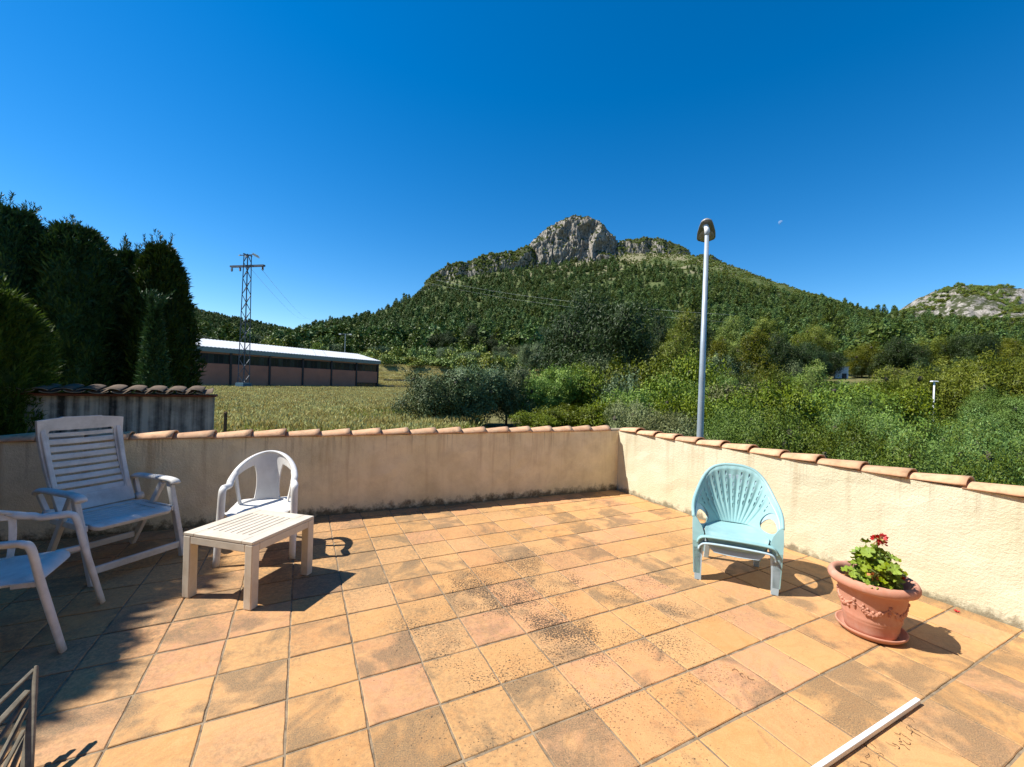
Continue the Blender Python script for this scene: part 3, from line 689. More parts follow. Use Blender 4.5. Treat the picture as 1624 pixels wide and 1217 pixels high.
# ------------------------------------------------------------------ neighbour's stained wall with tiled coping
WR = at(339, 624, 6.0); WL = at(62, 630, 5.1); WL.z = WR.z = 1.24
uw = (WR - WL); uw.z = 0; uw = uw.normalized(); Lw = 4.2; W0 = WR - uw * Lw; W0.z = 0
nw = empty('boundary_wall', W0, math.atan2(uw.y, uw.x))
mb = MB(); mb.box((Lw / 2, .1, -.24), (Lw, .2, 2.94)); mb.build('rendered_wall', 'stained', nw)
mb = MB(); mb.box((Lw / 2 + .01, .07, 1.25), (Lw + .05, .3, .03)); mb.build('brick_course', 'brick', nw, bevel=.006)
def arc_tile(up):
    V_ = []; F_ = []; n = 10
    for sh in (0, 1):
        for t in (0, 1):
            r = (.108 if t == 0 else .095) - sh * .011
            for k in range(n + 1):
                an = pi * (.12 + .76 * k / n); V_.append((-cos(an) * r, -.16 + t * .42, (sin(an) * r * .42 - .022) * (1 if up else -1) + .05 * t))
    N = 2 * (n + 1)
    for k in range(n):
        q = k; F_ += [(q, q + n + 1, q + n + 2, q + 1), (N + q, N + q + 1, N + q + n + 2, N + q + n + 1), (q, q + 1, N + q + 1, N + q)]
    F_ += [(0, N, N + n + 1, n + 1), (n, 2 * n + 1, N + 2 * n + 1, N + n)]
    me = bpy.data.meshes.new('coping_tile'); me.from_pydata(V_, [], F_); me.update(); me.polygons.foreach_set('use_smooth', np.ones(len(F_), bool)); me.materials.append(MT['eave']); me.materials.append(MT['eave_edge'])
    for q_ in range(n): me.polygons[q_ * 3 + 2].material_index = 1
    return me
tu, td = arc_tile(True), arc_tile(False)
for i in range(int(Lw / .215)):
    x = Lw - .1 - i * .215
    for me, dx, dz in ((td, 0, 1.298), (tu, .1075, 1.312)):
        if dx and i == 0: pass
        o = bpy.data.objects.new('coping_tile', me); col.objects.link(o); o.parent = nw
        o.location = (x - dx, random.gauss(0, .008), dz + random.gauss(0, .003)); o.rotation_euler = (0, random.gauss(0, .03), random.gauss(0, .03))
tag(nw, 'low neighbouring wall streaked black by rain under wavy roof tiles, below the cypresses', 'wall')

# ------------------------------------------------------------------ plant prototypes
TREES = {}
def blobs_dome(R, n, H, rad_, flat=.8, low=.12):
    out = []
    for i in range(n):
        a = R.uniform(0, 6.28); q = math.sqrt(R.random()) * rad_ * .82; z = H * R.uniform(low + .12, .86) * (1 - .30 * (q / rad_) ** 2)
        s = rad_ * R.uniform(.18, .34); out.append(((q * cos(a), q * sin(a), z), (s, s, s * flat)))
    out.append(((0, 0, H * .45), (rad_ * .62, rad_ * .62, H * .36)))
    return out
def blobs_pine(R, H, rad_, n=15):
    out = []
    for i in range(n):
        t = i / (n - 1); z = H * (.26 + .66 * t); a = i * 2.4 + R.uniform(-.5, .5); q = rad_ * (1 - .80 * t ** 1.4) * R.uniform(.35, .78)
        s = rad_ * (.50 - .20 * t) * R.uniform(.8, 1.2); out.append(((q * cos(a), q * sin(a), z), (s, s, s * .82)))
    out.append(((0, 0, H * .86), (rad_ * .3, rad_ * .3, H * .11)))
    return out
def proto(kind, variants):
    TREES[kind] = variants
def mk(kind, n, fn):
    L = []
    for i in range(n):
        R = np.random.default_rng(hash((len(kind), ord(kind[0]), ord(kind[-1]), i)) % 100000); L.append(fn(R, i, '%s' % kind))
    TREES[kind] = L
# each variant: (trunk mesh, crown mesh, nominal height, nominal radius)
def shrub_kind(mat, L, W, tufts, per, tr, up=.25, H=3.0, rad_=1.9, n=24, flat=.85, lump=.18):
    def f(R, i, kd):
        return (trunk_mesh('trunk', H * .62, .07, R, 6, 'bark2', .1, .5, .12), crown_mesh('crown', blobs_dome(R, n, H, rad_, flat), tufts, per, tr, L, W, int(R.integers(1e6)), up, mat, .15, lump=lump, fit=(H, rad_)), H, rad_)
    return f
mk('shrub', 4, shrub_kind('shrub', .10, .062, 950, 24, .11, lump=.2))
mk('olive', 3, shrub_kind('olive', .12, .045, 900, 28, .11, .45, lump=.2))
mk('silver', 2, shrub_kind('silver', .10, .035, 900, 26, .10, .5, lump=.2))
mk('feather', 4, shrub_kind('feather', .066, .027, 1500, 36, .095, .35, n=30, lump=.18))
def pine_kind(mat, tufts, per, tr, L, W, H=8.0, rad_=2.9, n=15):
    def f(R, i, kd):
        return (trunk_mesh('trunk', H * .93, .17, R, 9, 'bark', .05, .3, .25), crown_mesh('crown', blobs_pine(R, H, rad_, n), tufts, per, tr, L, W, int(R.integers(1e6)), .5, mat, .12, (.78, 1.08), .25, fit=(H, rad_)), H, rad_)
    return f
mk('pine', 4, pine_kind('pine', 620, 28, .17, .26, .06, n=19))
mk('dkpine', 3, pine_kind('dkpine', 900, 28, .16, .24, .055, n=24))
mk('rpine', 4, shrub_kind('pine', .19, .045, 1250, 28, .15, .4, H=5.0, rad_=3.0, n=26, flat=.85, lump=.22))
mk('rdkpine', 2, shrub_kind('dkpine', .19, .045, 1700, 30, .15, .4, H=5.0, rad_=3.0, n=34, flat=.85, lump=.22))
def far_kind(mat, H, rad_, pine, tufts=70, per=9, L=.95, W=.5):
    def f(R, i, kd):
        bl = blobs_pine(R, H, rad_, 9) if pine else blobs_dome(R, 7, H, rad_)
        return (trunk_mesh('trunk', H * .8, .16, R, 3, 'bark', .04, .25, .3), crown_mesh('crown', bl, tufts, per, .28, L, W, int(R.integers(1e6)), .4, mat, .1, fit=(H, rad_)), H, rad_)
    return f
mk('forest', 5, far_kind('forest', 7.0, 2.3, True, 75, 9, .8, .42))
mk('maquis', 4, far_kind('maquis', 3.0, 2.2, False, 90, 9, .5, .32))

def plant(name, kind, P, H, rx, label, cat, group, var=None, rz=None):
    """one tree or bush standing at P: an Empty with its own trunk and crown"""
    tr, cr, H0, r0 = TREES[kind][random.randrange(len(TREES[kind])) if var is None else var]
    e = empty(name, P, random.uniform(0, 6.28) if rz is None else rz)
    e.scale = (rx / r0, rx / r0 * random.uniform(.9, 1.1), H / H0)
    obj('trunk', tr, None, e); obj('crown', cr, None, e)
    return tag(e, label, cat, group)
PL = []      # rows of (px, top py, width px, depth, kind)
def plant_row(rowname, cat_desc, items, group):
    items = sorted(items, key=lambda t: t[0])
    for i, (px, ty, wd, Yd, kind) in enumerate(items):
        top = at(px, ty, Yd); g = terr(top.x, top.y); H = max(top.z - g, .8)
        nm = {'rdkpine': 'pine_tree', 'pine': 'pine_tree', 'dkpine': 'pine_tree', 'forest': 'pine_tree', 'olive': 'grey_shrub', 'silver': 'silvery_shrub', 'shrub': 'leafy_shrub', 'feather': 'feathery_shrub', 'maquis': 'maquis_shrub'}[kind]
        look = {'rdkpine': 'big rounded dark pine', 'pine': 'yellow-green pine', 'dkpine': 'dark pine', 'forest': 'green pine', 'olive': 'grey-green shrub', 'silver': 'silvery grey shrub', 'shrub': 'bright leafy shrub', 'feather': 'feathery green shrub', 'maquis': 'light green bush'}[kind]
        lab = '%s %s, %s from the left' % (look, rowname, ORD[i]) if len(items) > 1 else '%s %s' % (look, rowname)
        rx = wd / 2 / CAM_F * Yd * 1.12; H0_, r0_ = TREES[kind][0][2:]
        if kind in ('pine', 'dkpine') and H / H0_ < .85 * rx / r0_: kind = 'r' + kind
        if kind in ('feather', 'shrub', 'olive', 'silver', 'maquis'): rx = max(rx, H / H0_ * r0_ / 1.55)
        plant(nm, kind, (top.x, top.y, g), H * 1.03, rx, lab, 'tree' if 'pine' in kind or kind == 'forest' else 'shrub', group)

# ---- big individual plants, nearest first
plant_row('crowding over the right parapet', '', [(1175, 712, 120, 9.6, 'feather'), (1268, 712, 130, 9.2, 'feather'), (1345, 722, 130, 9.0, 'feather'), (1430, 728, 140, 8.8, 'feather'), (1520, 732, 150, 8.6, 'feather'),
    (1610, 740, 160, 8.4, 'feather'), (1700, 745, 170, 8.3, 'feather')], 'feathery shrubs below the right parapet')
plant_row('in second row over right parapet', '', [(1160, 655, 100, 15.5, 'feather'), (1215, 650, 110, 15, 'feather'), (1285, 660, 120, 14, 'feather'), (1365, 682, 120, 13.2, 'feather'), (1430, 668, 110, 16, 'feather'),
    (1500, 690, 130, 13, 'feather'), (1580, 680, 130, 13.5, 'feather'), (1650, 690, 140, 13, 'feather'), (1600, 668, 120, 18, 'feather'), (1545, 676, 90, 19, 'feather')], 'feathery shrubs in the second row')
plant_row('by the lamp post foot', '', [(1008, 642, 80, 13.5, 'silver'), (1050, 657, 80, 12.5, 'silver'), (1088, 668, 70, 11.8, 'silver')], 'silvery shrubs by the corner')
plant_row('at the hay field edge', '', [(692, 590, 104, 21, 'olive'), (748, 585, 110, 22, 'olive'), (806, 583, 85, 23.5, 'olive')], 'grey shrubs at the field edge')
plant_row('low behind the parapet corner', '', [(862, 655, 90, 17, 'shrub'), (905, 645, 110, 17.5, 'shrub'), (960, 638, 100, 17, 'shrub')], 'leafy shrubs behind the corner')
plant_row('in thicket left of near lamp', '', [(850, 600, 80, 24, 'shrub'), (885, 585, 100, 26, 'shrub'), (935, 580, 95, 27, 'shrub'), (967, 572, 62, 28, 'olive'), (990, 600, 60, 25, 'olive'), (1022, 575, 80, 26, 'shrub'),
    (1005, 622, 70, 20, 'shrub'), (1055, 602, 100, 22, 'shrub'), (1090, 570, 100, 30, 'shrub'), (1075, 632, 80, 18, 'shrub')], 'shrubs of the thicket left of the lamp')
plant_row('in thicket right of near lamp', '', [(1140, 606, 80, 25, 'feather'), (1130, 630, 70, 19, 'shrub'), (1190, 615, 80, 23, 'silver'), (1237, 616, 78, 21, 'shrub'), (1172, 600, 70, 30, 'dkpine'), (1220, 596, 60, 33, 'feather'),
    (1292, 630, 70, 24, 'shrub'), (1325, 632, 70, 25, 'feather'), (1350, 614, 130, 33, 'shrub'), (1412, 618, 100, 34, 'shrub'), (1388, 658, 80, 20, 'shrub'), (1340, 655, 90, 19, 'feather'), (1440, 662, 70, 24, 'feather')], 'shrubs of the thicket right of the lamp')
plant_row('rising out of the thicket behind the grey bushes', '', [(950, 466, 165, 58, 'rdkpine')], None)
plant_row('near the distant lamp post', '', [(1293, 577, 72, 40, 'pine'), (1458, 588, 105, 46, 'pine'), (1536, 572, 135, 43, 'pine'), (1612, 562, 120, 41, 'pine'), (1500, 592, 80, 50, 'pine')], 'pines around the distant lamp')
plant_row('at the wooded slope foot', '', [(1085, 497, 70, 78, 'pine'), (1072, 528, 86, 66, 'pine'), (1047, 503, 60, 84, 'dkpine'), (1142, 540, 56, 72, 'pine'), (1197, 528, 76, 72, 'pine'), (1240, 535, 70, 88, 'dkpine'), (1275, 548, 66, 90, 'dkpine'),
    (1304, 553, 58, 98, 'dkpine'), (1380, 545, 60, 104, 'pine'), (1432, 538, 66, 98, 'dkpine'), (1480, 538, 64, 104, 'pine'), (1540, 532, 62, 98, 'dkpine'), (1590, 538, 60, 104, 'pine'), (1160, 505, 60, 108, 'pine'),
    (1215, 508, 64, 112, 'pine'), (1290, 520, 60, 116, 'pine'), (1110, 500, 60, 100, 'dkpine'), (1020, 520, 50, 90, 'pine'), (880, 540, 44, 112, 'dkpine'), (845, 545, 40, 118, 'olive')], 'pines along the slope foot')
R = random.Random(21); row = []
for px0, px1, n_, Ya, Yb, t0, t1, w0, w1, kinds in ((1100, 1640, 12, 31, 38, 620, 640, 70, 110, ('shrub', 'feather', 'shrub')), (1105, 1650, 15, 42, 50, 602, 616, 50, 80, ('shrub', 'pine', 'feather')), (1100, 1660, 17, 54, 62, 596, 608, 40, 62, ('pine', 'shrub', 'olive')), (1105, 1310, 7, 66, 76, 566, 590, 40, 60, ('pine', 'dkpine', 'olive')), (1450, 1660, 7, 66, 78, 560, 586, 44, 64, ('pine', 'dkpine', 'pine'))):
    for i in range(n_):
        px_ = px0 + (px1 - px0) * (i + R.uniform(.1, .9)) / n_; tp_ = R.uniform(t0, t1)
        if Ya > 40 and 1285 < px_ < 1382: tp_ = max(tp_, 609)
        if Ya < 40 and abs(px_ - 1480) < 60: tp_ = 668
        row.append((px_, tp_, R.uniform(w0, w1), R.uniform(Ya, Yb), R.choice(kinds)))
for k in range(0, len(row), 15):
    plant_row(('in scrub below the slope', 'in scrub belt before the pines', 'in mixed scrub under the shed', 'in high scrub by the slope')[k // 15], '', row[k:k + 15], 'scrub belt at the foot of the slope')
plant_row('by the white shed', '', [(1368, 566, 44, 106, 'olive'), (1396, 574, 40, 102, 'silver'), (1428, 584, 56, 96, 'silver'), (1280, 588, 40, 84, 'feather'), (1478, 588, 40, 80, 'olive')], 'shrubs near the white shed')

# ---- maquis behind the terraces and the forest edge, each its own
R = random.Random(5)
row = []
for i in range(30): row.append((570 + i * 11 + R.uniform(-5, 5), R.uniform(546, 562), R.uniform(26, 42), R.uniform(138, 158), R.choice(('maquis', 'maquis', 'maquis', 'olive'))))
plant_row('beyond the terraced field', '', row, 'bushes beyond the terraced field')
row = []
for i in range(26): row.append((575 + i * 12 + R.uniform(-6, 6), R.uniform(562, 573), R.uniform(20, 34), R.uniform(126, 136), 'maquis'))
plant_row('low atop the terraced field', '', row, 'low bushes over the terraced field')
row = []
for i in range(30): row.append((480 + i * 13.5 + R.uniform(-6, 6), R.uniform(514, 540), R.uniform(30, 44), R.uniform(165, 190), R.choice(('dkpine', 'forest', 'forest'))))
plant_row('at the forest edge', '', row, 'pines of the forest edge')
row = []
for i in range(12): row.append((306 + i * 20 + R.uniform(-6, 6), 531 + i * 1.6 + R.uniform(-8, 4), R.uniform(28, 42), R.uniform(118, 150), R.choice(('maquis', 'olive', 'dkpine'))))
plant_row('behind the warehouse roof', '', row, 'plants behind the warehouse')

# ---- the wood on the mountain: one mass of trees
protos = bpy.data.collections.new('wood_prototypes')
def proto_objs(kind, key):
    c = bpy.data.collections.new(key)
    for i, (tr, cr, H0, r0) in enumerate(TREES[kind]):
        o = bpy.data.objects.new('%s_%d' % (key, i), cr); c.objects.link(o)
    return c
def scatter(name, coll, P, S, label, cat):
    me = bpy.data.meshes.new(name); me.vertices.add(len(P)); me.vertices.foreach_set('co', np.asarray(P, np.float32).ravel())
    a = me.attributes.new('sc', 'FLOAT_VECTOR', 'POINT'); a.data.foreach_set('vector', np.asarray(S, np.float32).ravel())
    r = me.attributes.new('rot', 'FLOAT_VECTOR', 'POINT'); rr = np.zeros((len(P), 3), np.float32); rr[:, 2] = rng.uniform(0, 6.28, len(P)); rr[:, :2] = rng.normal(0, .05, (len(P), 2)); r.data.foreach_set('vector', rr.ravel())
    o = bpy.data.objects.new(name, me); col.objects.link(o)
    ng = bpy.data.node_groups.new(name, 'GeometryNodeTree')
    ng.interface.new_socket('Geometry', in_out='INPUT', socket_type='NodeSocketGeometry'); ng.interface.new_socket('Geometry', in_out='OUTPUT', socket_type='NodeSocketGeometry')
    gi, go = ng.nodes.new('NodeGroupInput'), ng.nodes.new('NodeGroupOutput')
    ci = ng.nodes.new('GeometryNodeCollectionInfo'); ci.inputs['Collection'].default_value = coll; ci.inputs['Separate Children'].default_value = True; ci.inputs['Reset Children'].default_value = True
    ip = ng.nodes.new('GeometryNodeInstanceOnPoints'); ip.inputs['Pick Instance'].default_value = True
    m2p = ng.nodes.new('GeometryNodeMeshToPoints')
    def attr(nm):
        nd = ng.nodes.new('GeometryNodeInputNamedAttribute'); nd.data_type = 'FLOAT_VECTOR'; nd.inputs['Name'].default_value = nm; return nd
    L = ng.links.new
    L(gi.outputs[0], m2p.inputs[0]); L(m2p.outputs[0], ip.inputs['Points']); L(ci.outputs[0], ip.inputs['Instance'])
    L(attr('sc').outputs[0], ip.inputs['Scale']); L(attr('rot').outputs[0], ip.inputs['Rotation']); L(ip.outputs[0], go.inputs[0])
    md = o.modifiers.new('scatter', 'NODES'); md.node_group = ng
    return tag(o, label, cat, kind='stuff')
n = 15000
r = np.sqrt(rng.uniform(150 ** 2, 715 ** 2, n)); az = rng.uniform(rad(-42), rad(54), n)
Rm = ridge_R(az); px = 812 + CAM_F * np.tan(az)
# open pale scrub below the right-hand crag, bare rock near the top
lim = np.interp(px, [400, 640, 680, 760, 850, 960, 1000, 1060, 1130, 1200, 1300, 1380, 1700], [1.0, 1.0, .985, .975, .975, .95, .90, .87, .85, .86, .93, .99, 1.0])
t = (r - 132) / (Rm - 132)
pn = np.array([mnoise.noise(Vector((a, b, 2))) for a, b in zip(r * np.sin(az) / 28, r * np.cos(az) / 28)])
keep = (t < lim + .04 * pn) & (pn > -.5) & ~((r < 165) & (px > 560) & (px < 900))
thin = rng.random(n) < np.where(t > lim - .06, .6, 1.0)
keep &= thin
r, az, t = r[keep], az[keep], t[keep]
x, y = r * np.sin(az), r * np.cos(az); z = terrain(x, y) - .6
nn = np.array([mnoise.noise(Vector((a, b, 0.3))) + .5 * mnoise.noise(Vector((a * 2.7, b * 2.7, 1.3))) for a, b in zip(x / 34, y / 34)])
z = z + nn * 4.0 * sstep(170, 330, r) * (1 - .85 * sstep(-60, 20, r - ridge_R(az)))
s = np.clip(rng.lognormal(-.02, .27, len(r)), .5, 1.8) * (1.05 - .2 * t); S = np.stack([s, s, s * rng.uniform(.9, 1.25, len(r))], 1)
scatter('pine_forest', proto_objs('forest', 'forest_tree'), np.stack([x, y, z], 1), S, 'dense pine forest covering the slopes of the mountain', 'forest')
# scrub on crags, summit slopes and far hills
n = 9000; az = rng.uniform(rad(-12), rad(50), n); Rm = ridge_R(az); t = rng.uniform(.80, 1.0, n); r = 132 + t * (Rm - 132)
px = 812 + CAM_F * np.tan(az); lim = np.interp(px, [640, 760, 960, 1000, 1130, 1200, 1300, 1380], [1.1, 1.1, .94, .88, .83, .85, .95, 1.1])
k = (t > lim) ; az, r = az[k], r[k]; x, y = r * np.sin(az), r * np.cos(az); z = terrain(x, y) - .3
s = rng.uniform(.25, .75, len(r)); scatter('mountain_scrub', proto_objs('maquis', 'scrub_bush'), np.stack([x, y, z], 1), np.stack([s, s, s], 1), 'low scrub on the pale summit slope right of the crag', 'scrub')
dg = bpy.context.evaluated_depsgraph_get(); dg.update()
def drop_on(objname, n, azr, rr, zmin, upmin, sc, name, label, dens=None):
    o = bpy.data.objects[objname]; P, S = [], []
    R = random.Random(len(name) + n)
    for _ in range(n):
        a = R.uniform(*azr); r = R.uniform(*rr); ok, loc, nrm, _i = o.ray_cast(Vector((r * sin(a), r * cos(a), 900)), Vector((0, 0, -1)))
        if ok and abs(nrm.z) > upmin and loc.z > zmin and (dens is None or mnoise.noise(loc / dens) > -.1):
            P.append(loc - Vector((0, 0, .3))); s = R.uniform(*sc); S.append((s, s, s * R.uniform(.7, 1.2)))
    if P: return scatter(name, bpy.data.collections['scrub_bush'], np.array([tuple(p) for p in P]), np.array(S), label, 'scrub')
def az_of(px): return math.atan((px - 812) / CAM_F)
drop_on('summit_crag', 700, (az_of(828), az_of(992)), (680, 745), 60, .45, (.35, .95), 'crag_scrub', 'dark scrub clinging to the ledges and top of the summit crag')
drop_on('ridge_crag', 2000, (az_of(668), az_of(850)), (668, 730), 60, .25, (.4, 1.2), 'ridge_scrub', 'scrub along the rocky ridge left of the summit')
drop_on('ridge_crag.001', 1100, (az_of(970), az_of(1150)), (690, 750), 60, .3, (.4, 1.0), 'ridge_scrub', 'dark scrub on the rocky ridge right of the summit')
drop_on('rocky_hill', 2600, (az_of(1390), az_of(1700)), (640, 1060), 10, .2, (.6, 2.0), 'hill_scrub', 'dark scrub patches on the pale rocky hill at right', 60)
wh = bpy.data.objects['wooded_hill']; P, S = [], []
for _ in range(5200):
    a = random.uniform(az_of(200), az_of(520)); r = math.sqrt(random.uniform(530 ** 2, 905 ** 2)); ok, loc, nrm, _i = wh.ray_cast(Vector((r * sin(a), r * cos(a), 900)), Vector((0, 0, -1)))
    if ok: P.append(tuple(loc - Vector((0, 0, .5)))); s = random.uniform(.6, 1.25); S.append((s, s, s))
scatter('hill_forest', bpy.data.collections['forest_tree'], np.array(P), np.array(S), 'forest on the distant hill behind the warehouse and pylon', 'forest')

# ------------------------------------------------------------------ hay field
def tuft_mesh(name, mat, n, h, w, spread, seed, head=False):
    R = np.random.default_rng(seed); P = np.zeros((n, 3)); P[:, :2] = R.normal(size=(n, 2)) * spread
    D = unit(np.concatenate([R.normal(size=(n, 2)) * .32, np.ones((n, 1))], 1)); V, F = leaf_quads(P, D, h * R.uniform(.5, 1.15, n), w * R.uniform(.6, 1.2, n), R)
    if head:
        k = n // 2; P2 = P[:k] + D[:k] * (h * .8); V2, F2 = leaf_quads(P2, unit(D[:k] + R.normal(size=(k, 3)) * .3), np.full(k, .16), np.full(k, .05), R); F2 += len(V); V = np.concatenate([V, V2]); F = np.concatenate([F, F2])
    me = mesh_np(name, V, F); me.materials.append(MT[mat]); return me
def tuft_coll(key, mat, n, h, w, sp, head):
    c = bpy.data.collections.new(key)
    for i in range(4): c.objects.link(bpy.data.objects.new('%s_%d' % (key, i), tuft_mesh(key, mat, n, h, w, sp, 50 + i, head)))
    return c
chay, cgr, cwd = tuft_coll('hay_tuft', 'hay', 34, .62, .022, .22, True), tuft_coll('grass_tuft', 'grass', 40, .5, .03, .2, False), tuft_coll('weed_tuft', 'weed', 60, .32, .07, .22, False)
n = 26000
r = 9 + (90 - 9) * rng.random(n) ** .8; az = rng.uniform(rad(-47), rad(-5), n); x, y = r * np.sin(az), r * np.cos(az)
pn = np.array([mnoise.noise(Vector((a, b, 5))) + .5 * mnoise.noise(Vector((a * 3, b * 3, 6))) for a, b in zip(x / 7, y / 7)])
gmask = pn + np.interp(r, [9, 20, 30, 45, 90], [1.0, .8, .3, -.25, -.55])
z = terrain(x, y) - .02
inwh = (np.abs(x) * .0 + ((x + 40.6) * .896 - (y - 60) * .445) < 0.5)     # behind the warehouse front
ok = ~inwh
pg = np.clip(.22 + gmask * .75, .12, .92); wd = ok & (gmask > .7) & (rng.random(n) < .45); gr = ok & (rng.random(n) < pg) & ~wd; hy = ok & ~gr & ~wd
def sc_(m): s = rng.uniform(.75, 1.3, m.sum()) * (1 + r[m] / 120); return np.stack([s, s, rng.uniform(.8, 1.25, m.sum())], 1)
Pt = np.stack([x, y, z], 1)
scatter('hay_grass', chay, Pt[hy], sc_(hy), 'tall straw-coloured grass filling the field before the warehouse', 'grass')
scatter('green_grass', cgr, Pt[gr], sc_(gr), 'fresh green grass in the near part of the field', 'grass')
scatter('weeds', cwd, Pt[wd], sc_(wd), 'dark leafy weeds at the near edge of the field', 'weeds')
# short grass on the cultivation terraces
n = 9000; r = rng.uniform(88, 136, n); az = rng.uniform(rad(-20), rad(8), n); x, y = r * np.sin(az), r * np.cos(az)
s = rng.uniform(.8, 1.6, n); scatter('terrace_grass', chay, np.stack([x, y, terrain(x, y)], 1), np.stack([s * 1.5, s * 1.5, s * .6], 1), 'dry grass on the stepped field right of the warehouse', 'grass')
# dry-stone retaining walls of the terraces
def stone_wall(px0, px1, rr, h, label):
    e = empty('dry_stone_wall'); R = random.Random(int(rr)); ms = []
    for i in range(5):
        mb = MB(); mb.box((0, 0, 0), (.62, .45, .36)); mb.v = [(x + R.gauss(0, .05), y + R.gauss(0, .05), z + R.gauss(0, .04)) for x, y, z in mb.v]; me = mb.mesh('stone'); me.materials.append(MT['stone']); ms.append(me)
    a0, a1 = az_of(px0), az_of(px1); n_ = int((a1 - a0) * rr / .6); mb = MB(); x0, y0 = rr * sin((a0 + a1) / 2), rr * cos((a0 + a1) / 2)
    e.location = (x0, y0, terr(x0 * .99, y0 * .99))
    big = MB()
    for i in range(n_):
        a = a0 + (a1 - a0) * i / n_
        for k in range(int(h / .33)):
            rr2 = rr + R.gauss(0, .12); p = Vector((rr2 * sin(a + R.gauss(0, .001)), rr2 * cos(a), terr(rr * .985 * sin(a), rr * .985 * cos(a)) + .15 + k * .33)) - e.location
            big.box(p, (.58 * R.uniform(.7, 1.2), .4, .33 * R.uniform(.7, 1.1)), Matrix.Rotation(-a + R.gauss(0, .1), 3, 'Z') @ Matrix.Rotation(R.gauss(0, .08), 3, 'Y'))
    o = big.build('stones', 'stone', e); tag(o, kind='stuff')
    return tag(e, label, 'wall', 'dry stone terrace walls')
stone_wall(600, 790, 92.5, 1.3, 'lower dry-stone retaining wall of the stepped field right of the warehouse')
stone_wall(612, 760, 105.5, 1.1, 'upper dry-stone retaining wall of the stepped field right of the warehouse')

# ------------------------------------------------------------------ cypresses
def cypress_mesh(seed, H, r0, shape, n=15000, mat='cyp', L=.13, W=.025):
    R = np.random.default_rng(seed); z = R.uniform(0, 1, n) ** .9; a = R.uniform(0, 2 * pi, n)
    prof = np.interp(z, [p[0] for p in shape], [p[1] for p in shape]) * r0
    lump = 1 + .10 * np.sin(a * 4 + z * 9 + seed) + .08 * np.sin(a * 9 - z * 23 + seed * 2) + .05 * np.sin(z * 50 + a * 2)
    q = prof * lump * (1 - np.abs(R.normal(0, .10, n))); q[R.random(n) < .15] *= R.uniform(.3, .9)
    P = np.stack([q * np.cos(a), q * np.sin(a), z * H], 1)
    out = np.stack([np.cos(a), np.sin(a), np.zeros(n)], 1)
    D = unit(out * R.uniform(.15, .9, (n, 1)) + np.array([0, 0, 1]) * R.uniform(.4, 1.0, (n, 1)) + R.normal(size=(n, 3)) * .42)
    Ls = L * R.uniform(.5, 1.35, n)
    # straggling leaders on the top
    k = 1600; g = R.integers(0, 24, k); ga = R.uniform(0, 6.28, 24); gq = R.uniform(.05, .8, 24) * np.interp(.95, [p[0] for p in shape], [p[1] for p in shape]) * r0; gl = R.uniform(.15, .55, 24) * min(1, H / 4)
    gt = R.random(k); lx = R.normal(0, .22, 24)[g] * gt * gl[g] * 1.5; ly = R.normal(0, .22, 24)[g] * gt * gl[g] * 1.5
    P2 = np.stack([gq[g] * np.cos(ga[g]) + lx, gq[g] * np.sin(ga[g]) + ly, H * .95 + gt * gl[g]], 1)
    D2 = unit(np.stack([R.normal(0, .5, k), R.normal(0, .5, k), np.ones(k)], 1))
    V, F = leaf_quads(np.concatenate([P, P2]), np.concatenate([D, D2]), np.concatenate([Ls, np.full(k, .075)]), np.concatenate([W * R.uniform(.7, 1.4, n), np.full(k, .014)]), R)
    # closed core in the leaf colour, put in to block light
    cz = np.linspace(0.0, .96, 14); vs = []; m = 14
    for zz in cz:
        pr = np.interp(zz, [p[0] for p in shape], [p[1] for p in shape]) * r0 * .80
        for kk in range(m): an = 2 * pi * kk / m; w = 1 + .1 * sin(an * 4 + zz * 9 + seed); vs.append((pr * w * cos(an), pr * w * sin(an), zz * H))
    fs = [(i * m + kk, i * m + (kk + 1) % m, (i + 1) * m + (kk + 1) % m, (i + 1) * m + kk) for i in range(len(cz) - 1) for kk in range(m)] + [((len(cz) - 1) * m, (len(cz) - 1) * m + 4, (len(cz) - 1) * m + 7, (len(cz) - 1) * m + 10)]
    Fc = np.array(fs) + len(V); V = np.concatenate([V, np.array(vs)]); F = np.concatenate([F, Fc])
    me = mesh_np('crown', V, F); me.materials.append(MT[mat]); return me
COLUMN = [(0, .62), (.08, .85), (.3, 1.0), (.6, 1.0), (.82, .9), (.93, .68), (1.0, .3)]
CONE = [(0, .8), (.1, 1.0), (.35, .9), (.65, .62), (.9, .25), (1.0, .04)]
EGG = [(0, .7), (.15, .95), (.4, 1.0), (.65, .92), (.85, .66), (.95, .4), (1.0, .2)]
def cypress(P, H, r0, shape, seed, label, n=15000, mat='cyp', L=.13, W=.025, group='cypresses of the hedge'):
    e = empty('cypress_tree', P); mb = MB(); mb.tube([(0, 0, -.3), (0, 0, H * .5), (0, 0, H * .9)], [.09, .06, .02], 7); mb.build('trunk', 'bark2', e, True)
    obj('crown', cypress_mesh(seed, H, r0, shape, n, mat, L, W), None, e); return tag(e, label, 'tree', group)
GZ = -.8
def cyp_px(px, ty, wpx, Yd, shape, seed, label, **kw):
    p = at(px, ty, Yd); cypress((p.x, p.y, GZ), p.z - GZ, wpx / 2 / CAM_F * Yd, shape, seed, label, **kw)
cyp_px(22, 338, 110, 7.4, COLUMN, 11, 'tall dark cypress cut by the left picture edge, behind the bright green one', n=30000)
cyp_px(122, 366, 122, 7.9, COLUMN, 12, 'broad dark cypress with straggling twigs on top, second from the left', n=32000)
cyp_px(205, 404, 74, 8.9, COLUMN, 13, 'dark cypress wedged behind two broader ones, third from the left', n=20000)
cyp_px(256, 396, 100, 8.6, EGG, 14, 'broad round-topped dark cypress at the right end of the hedge', n=32000)
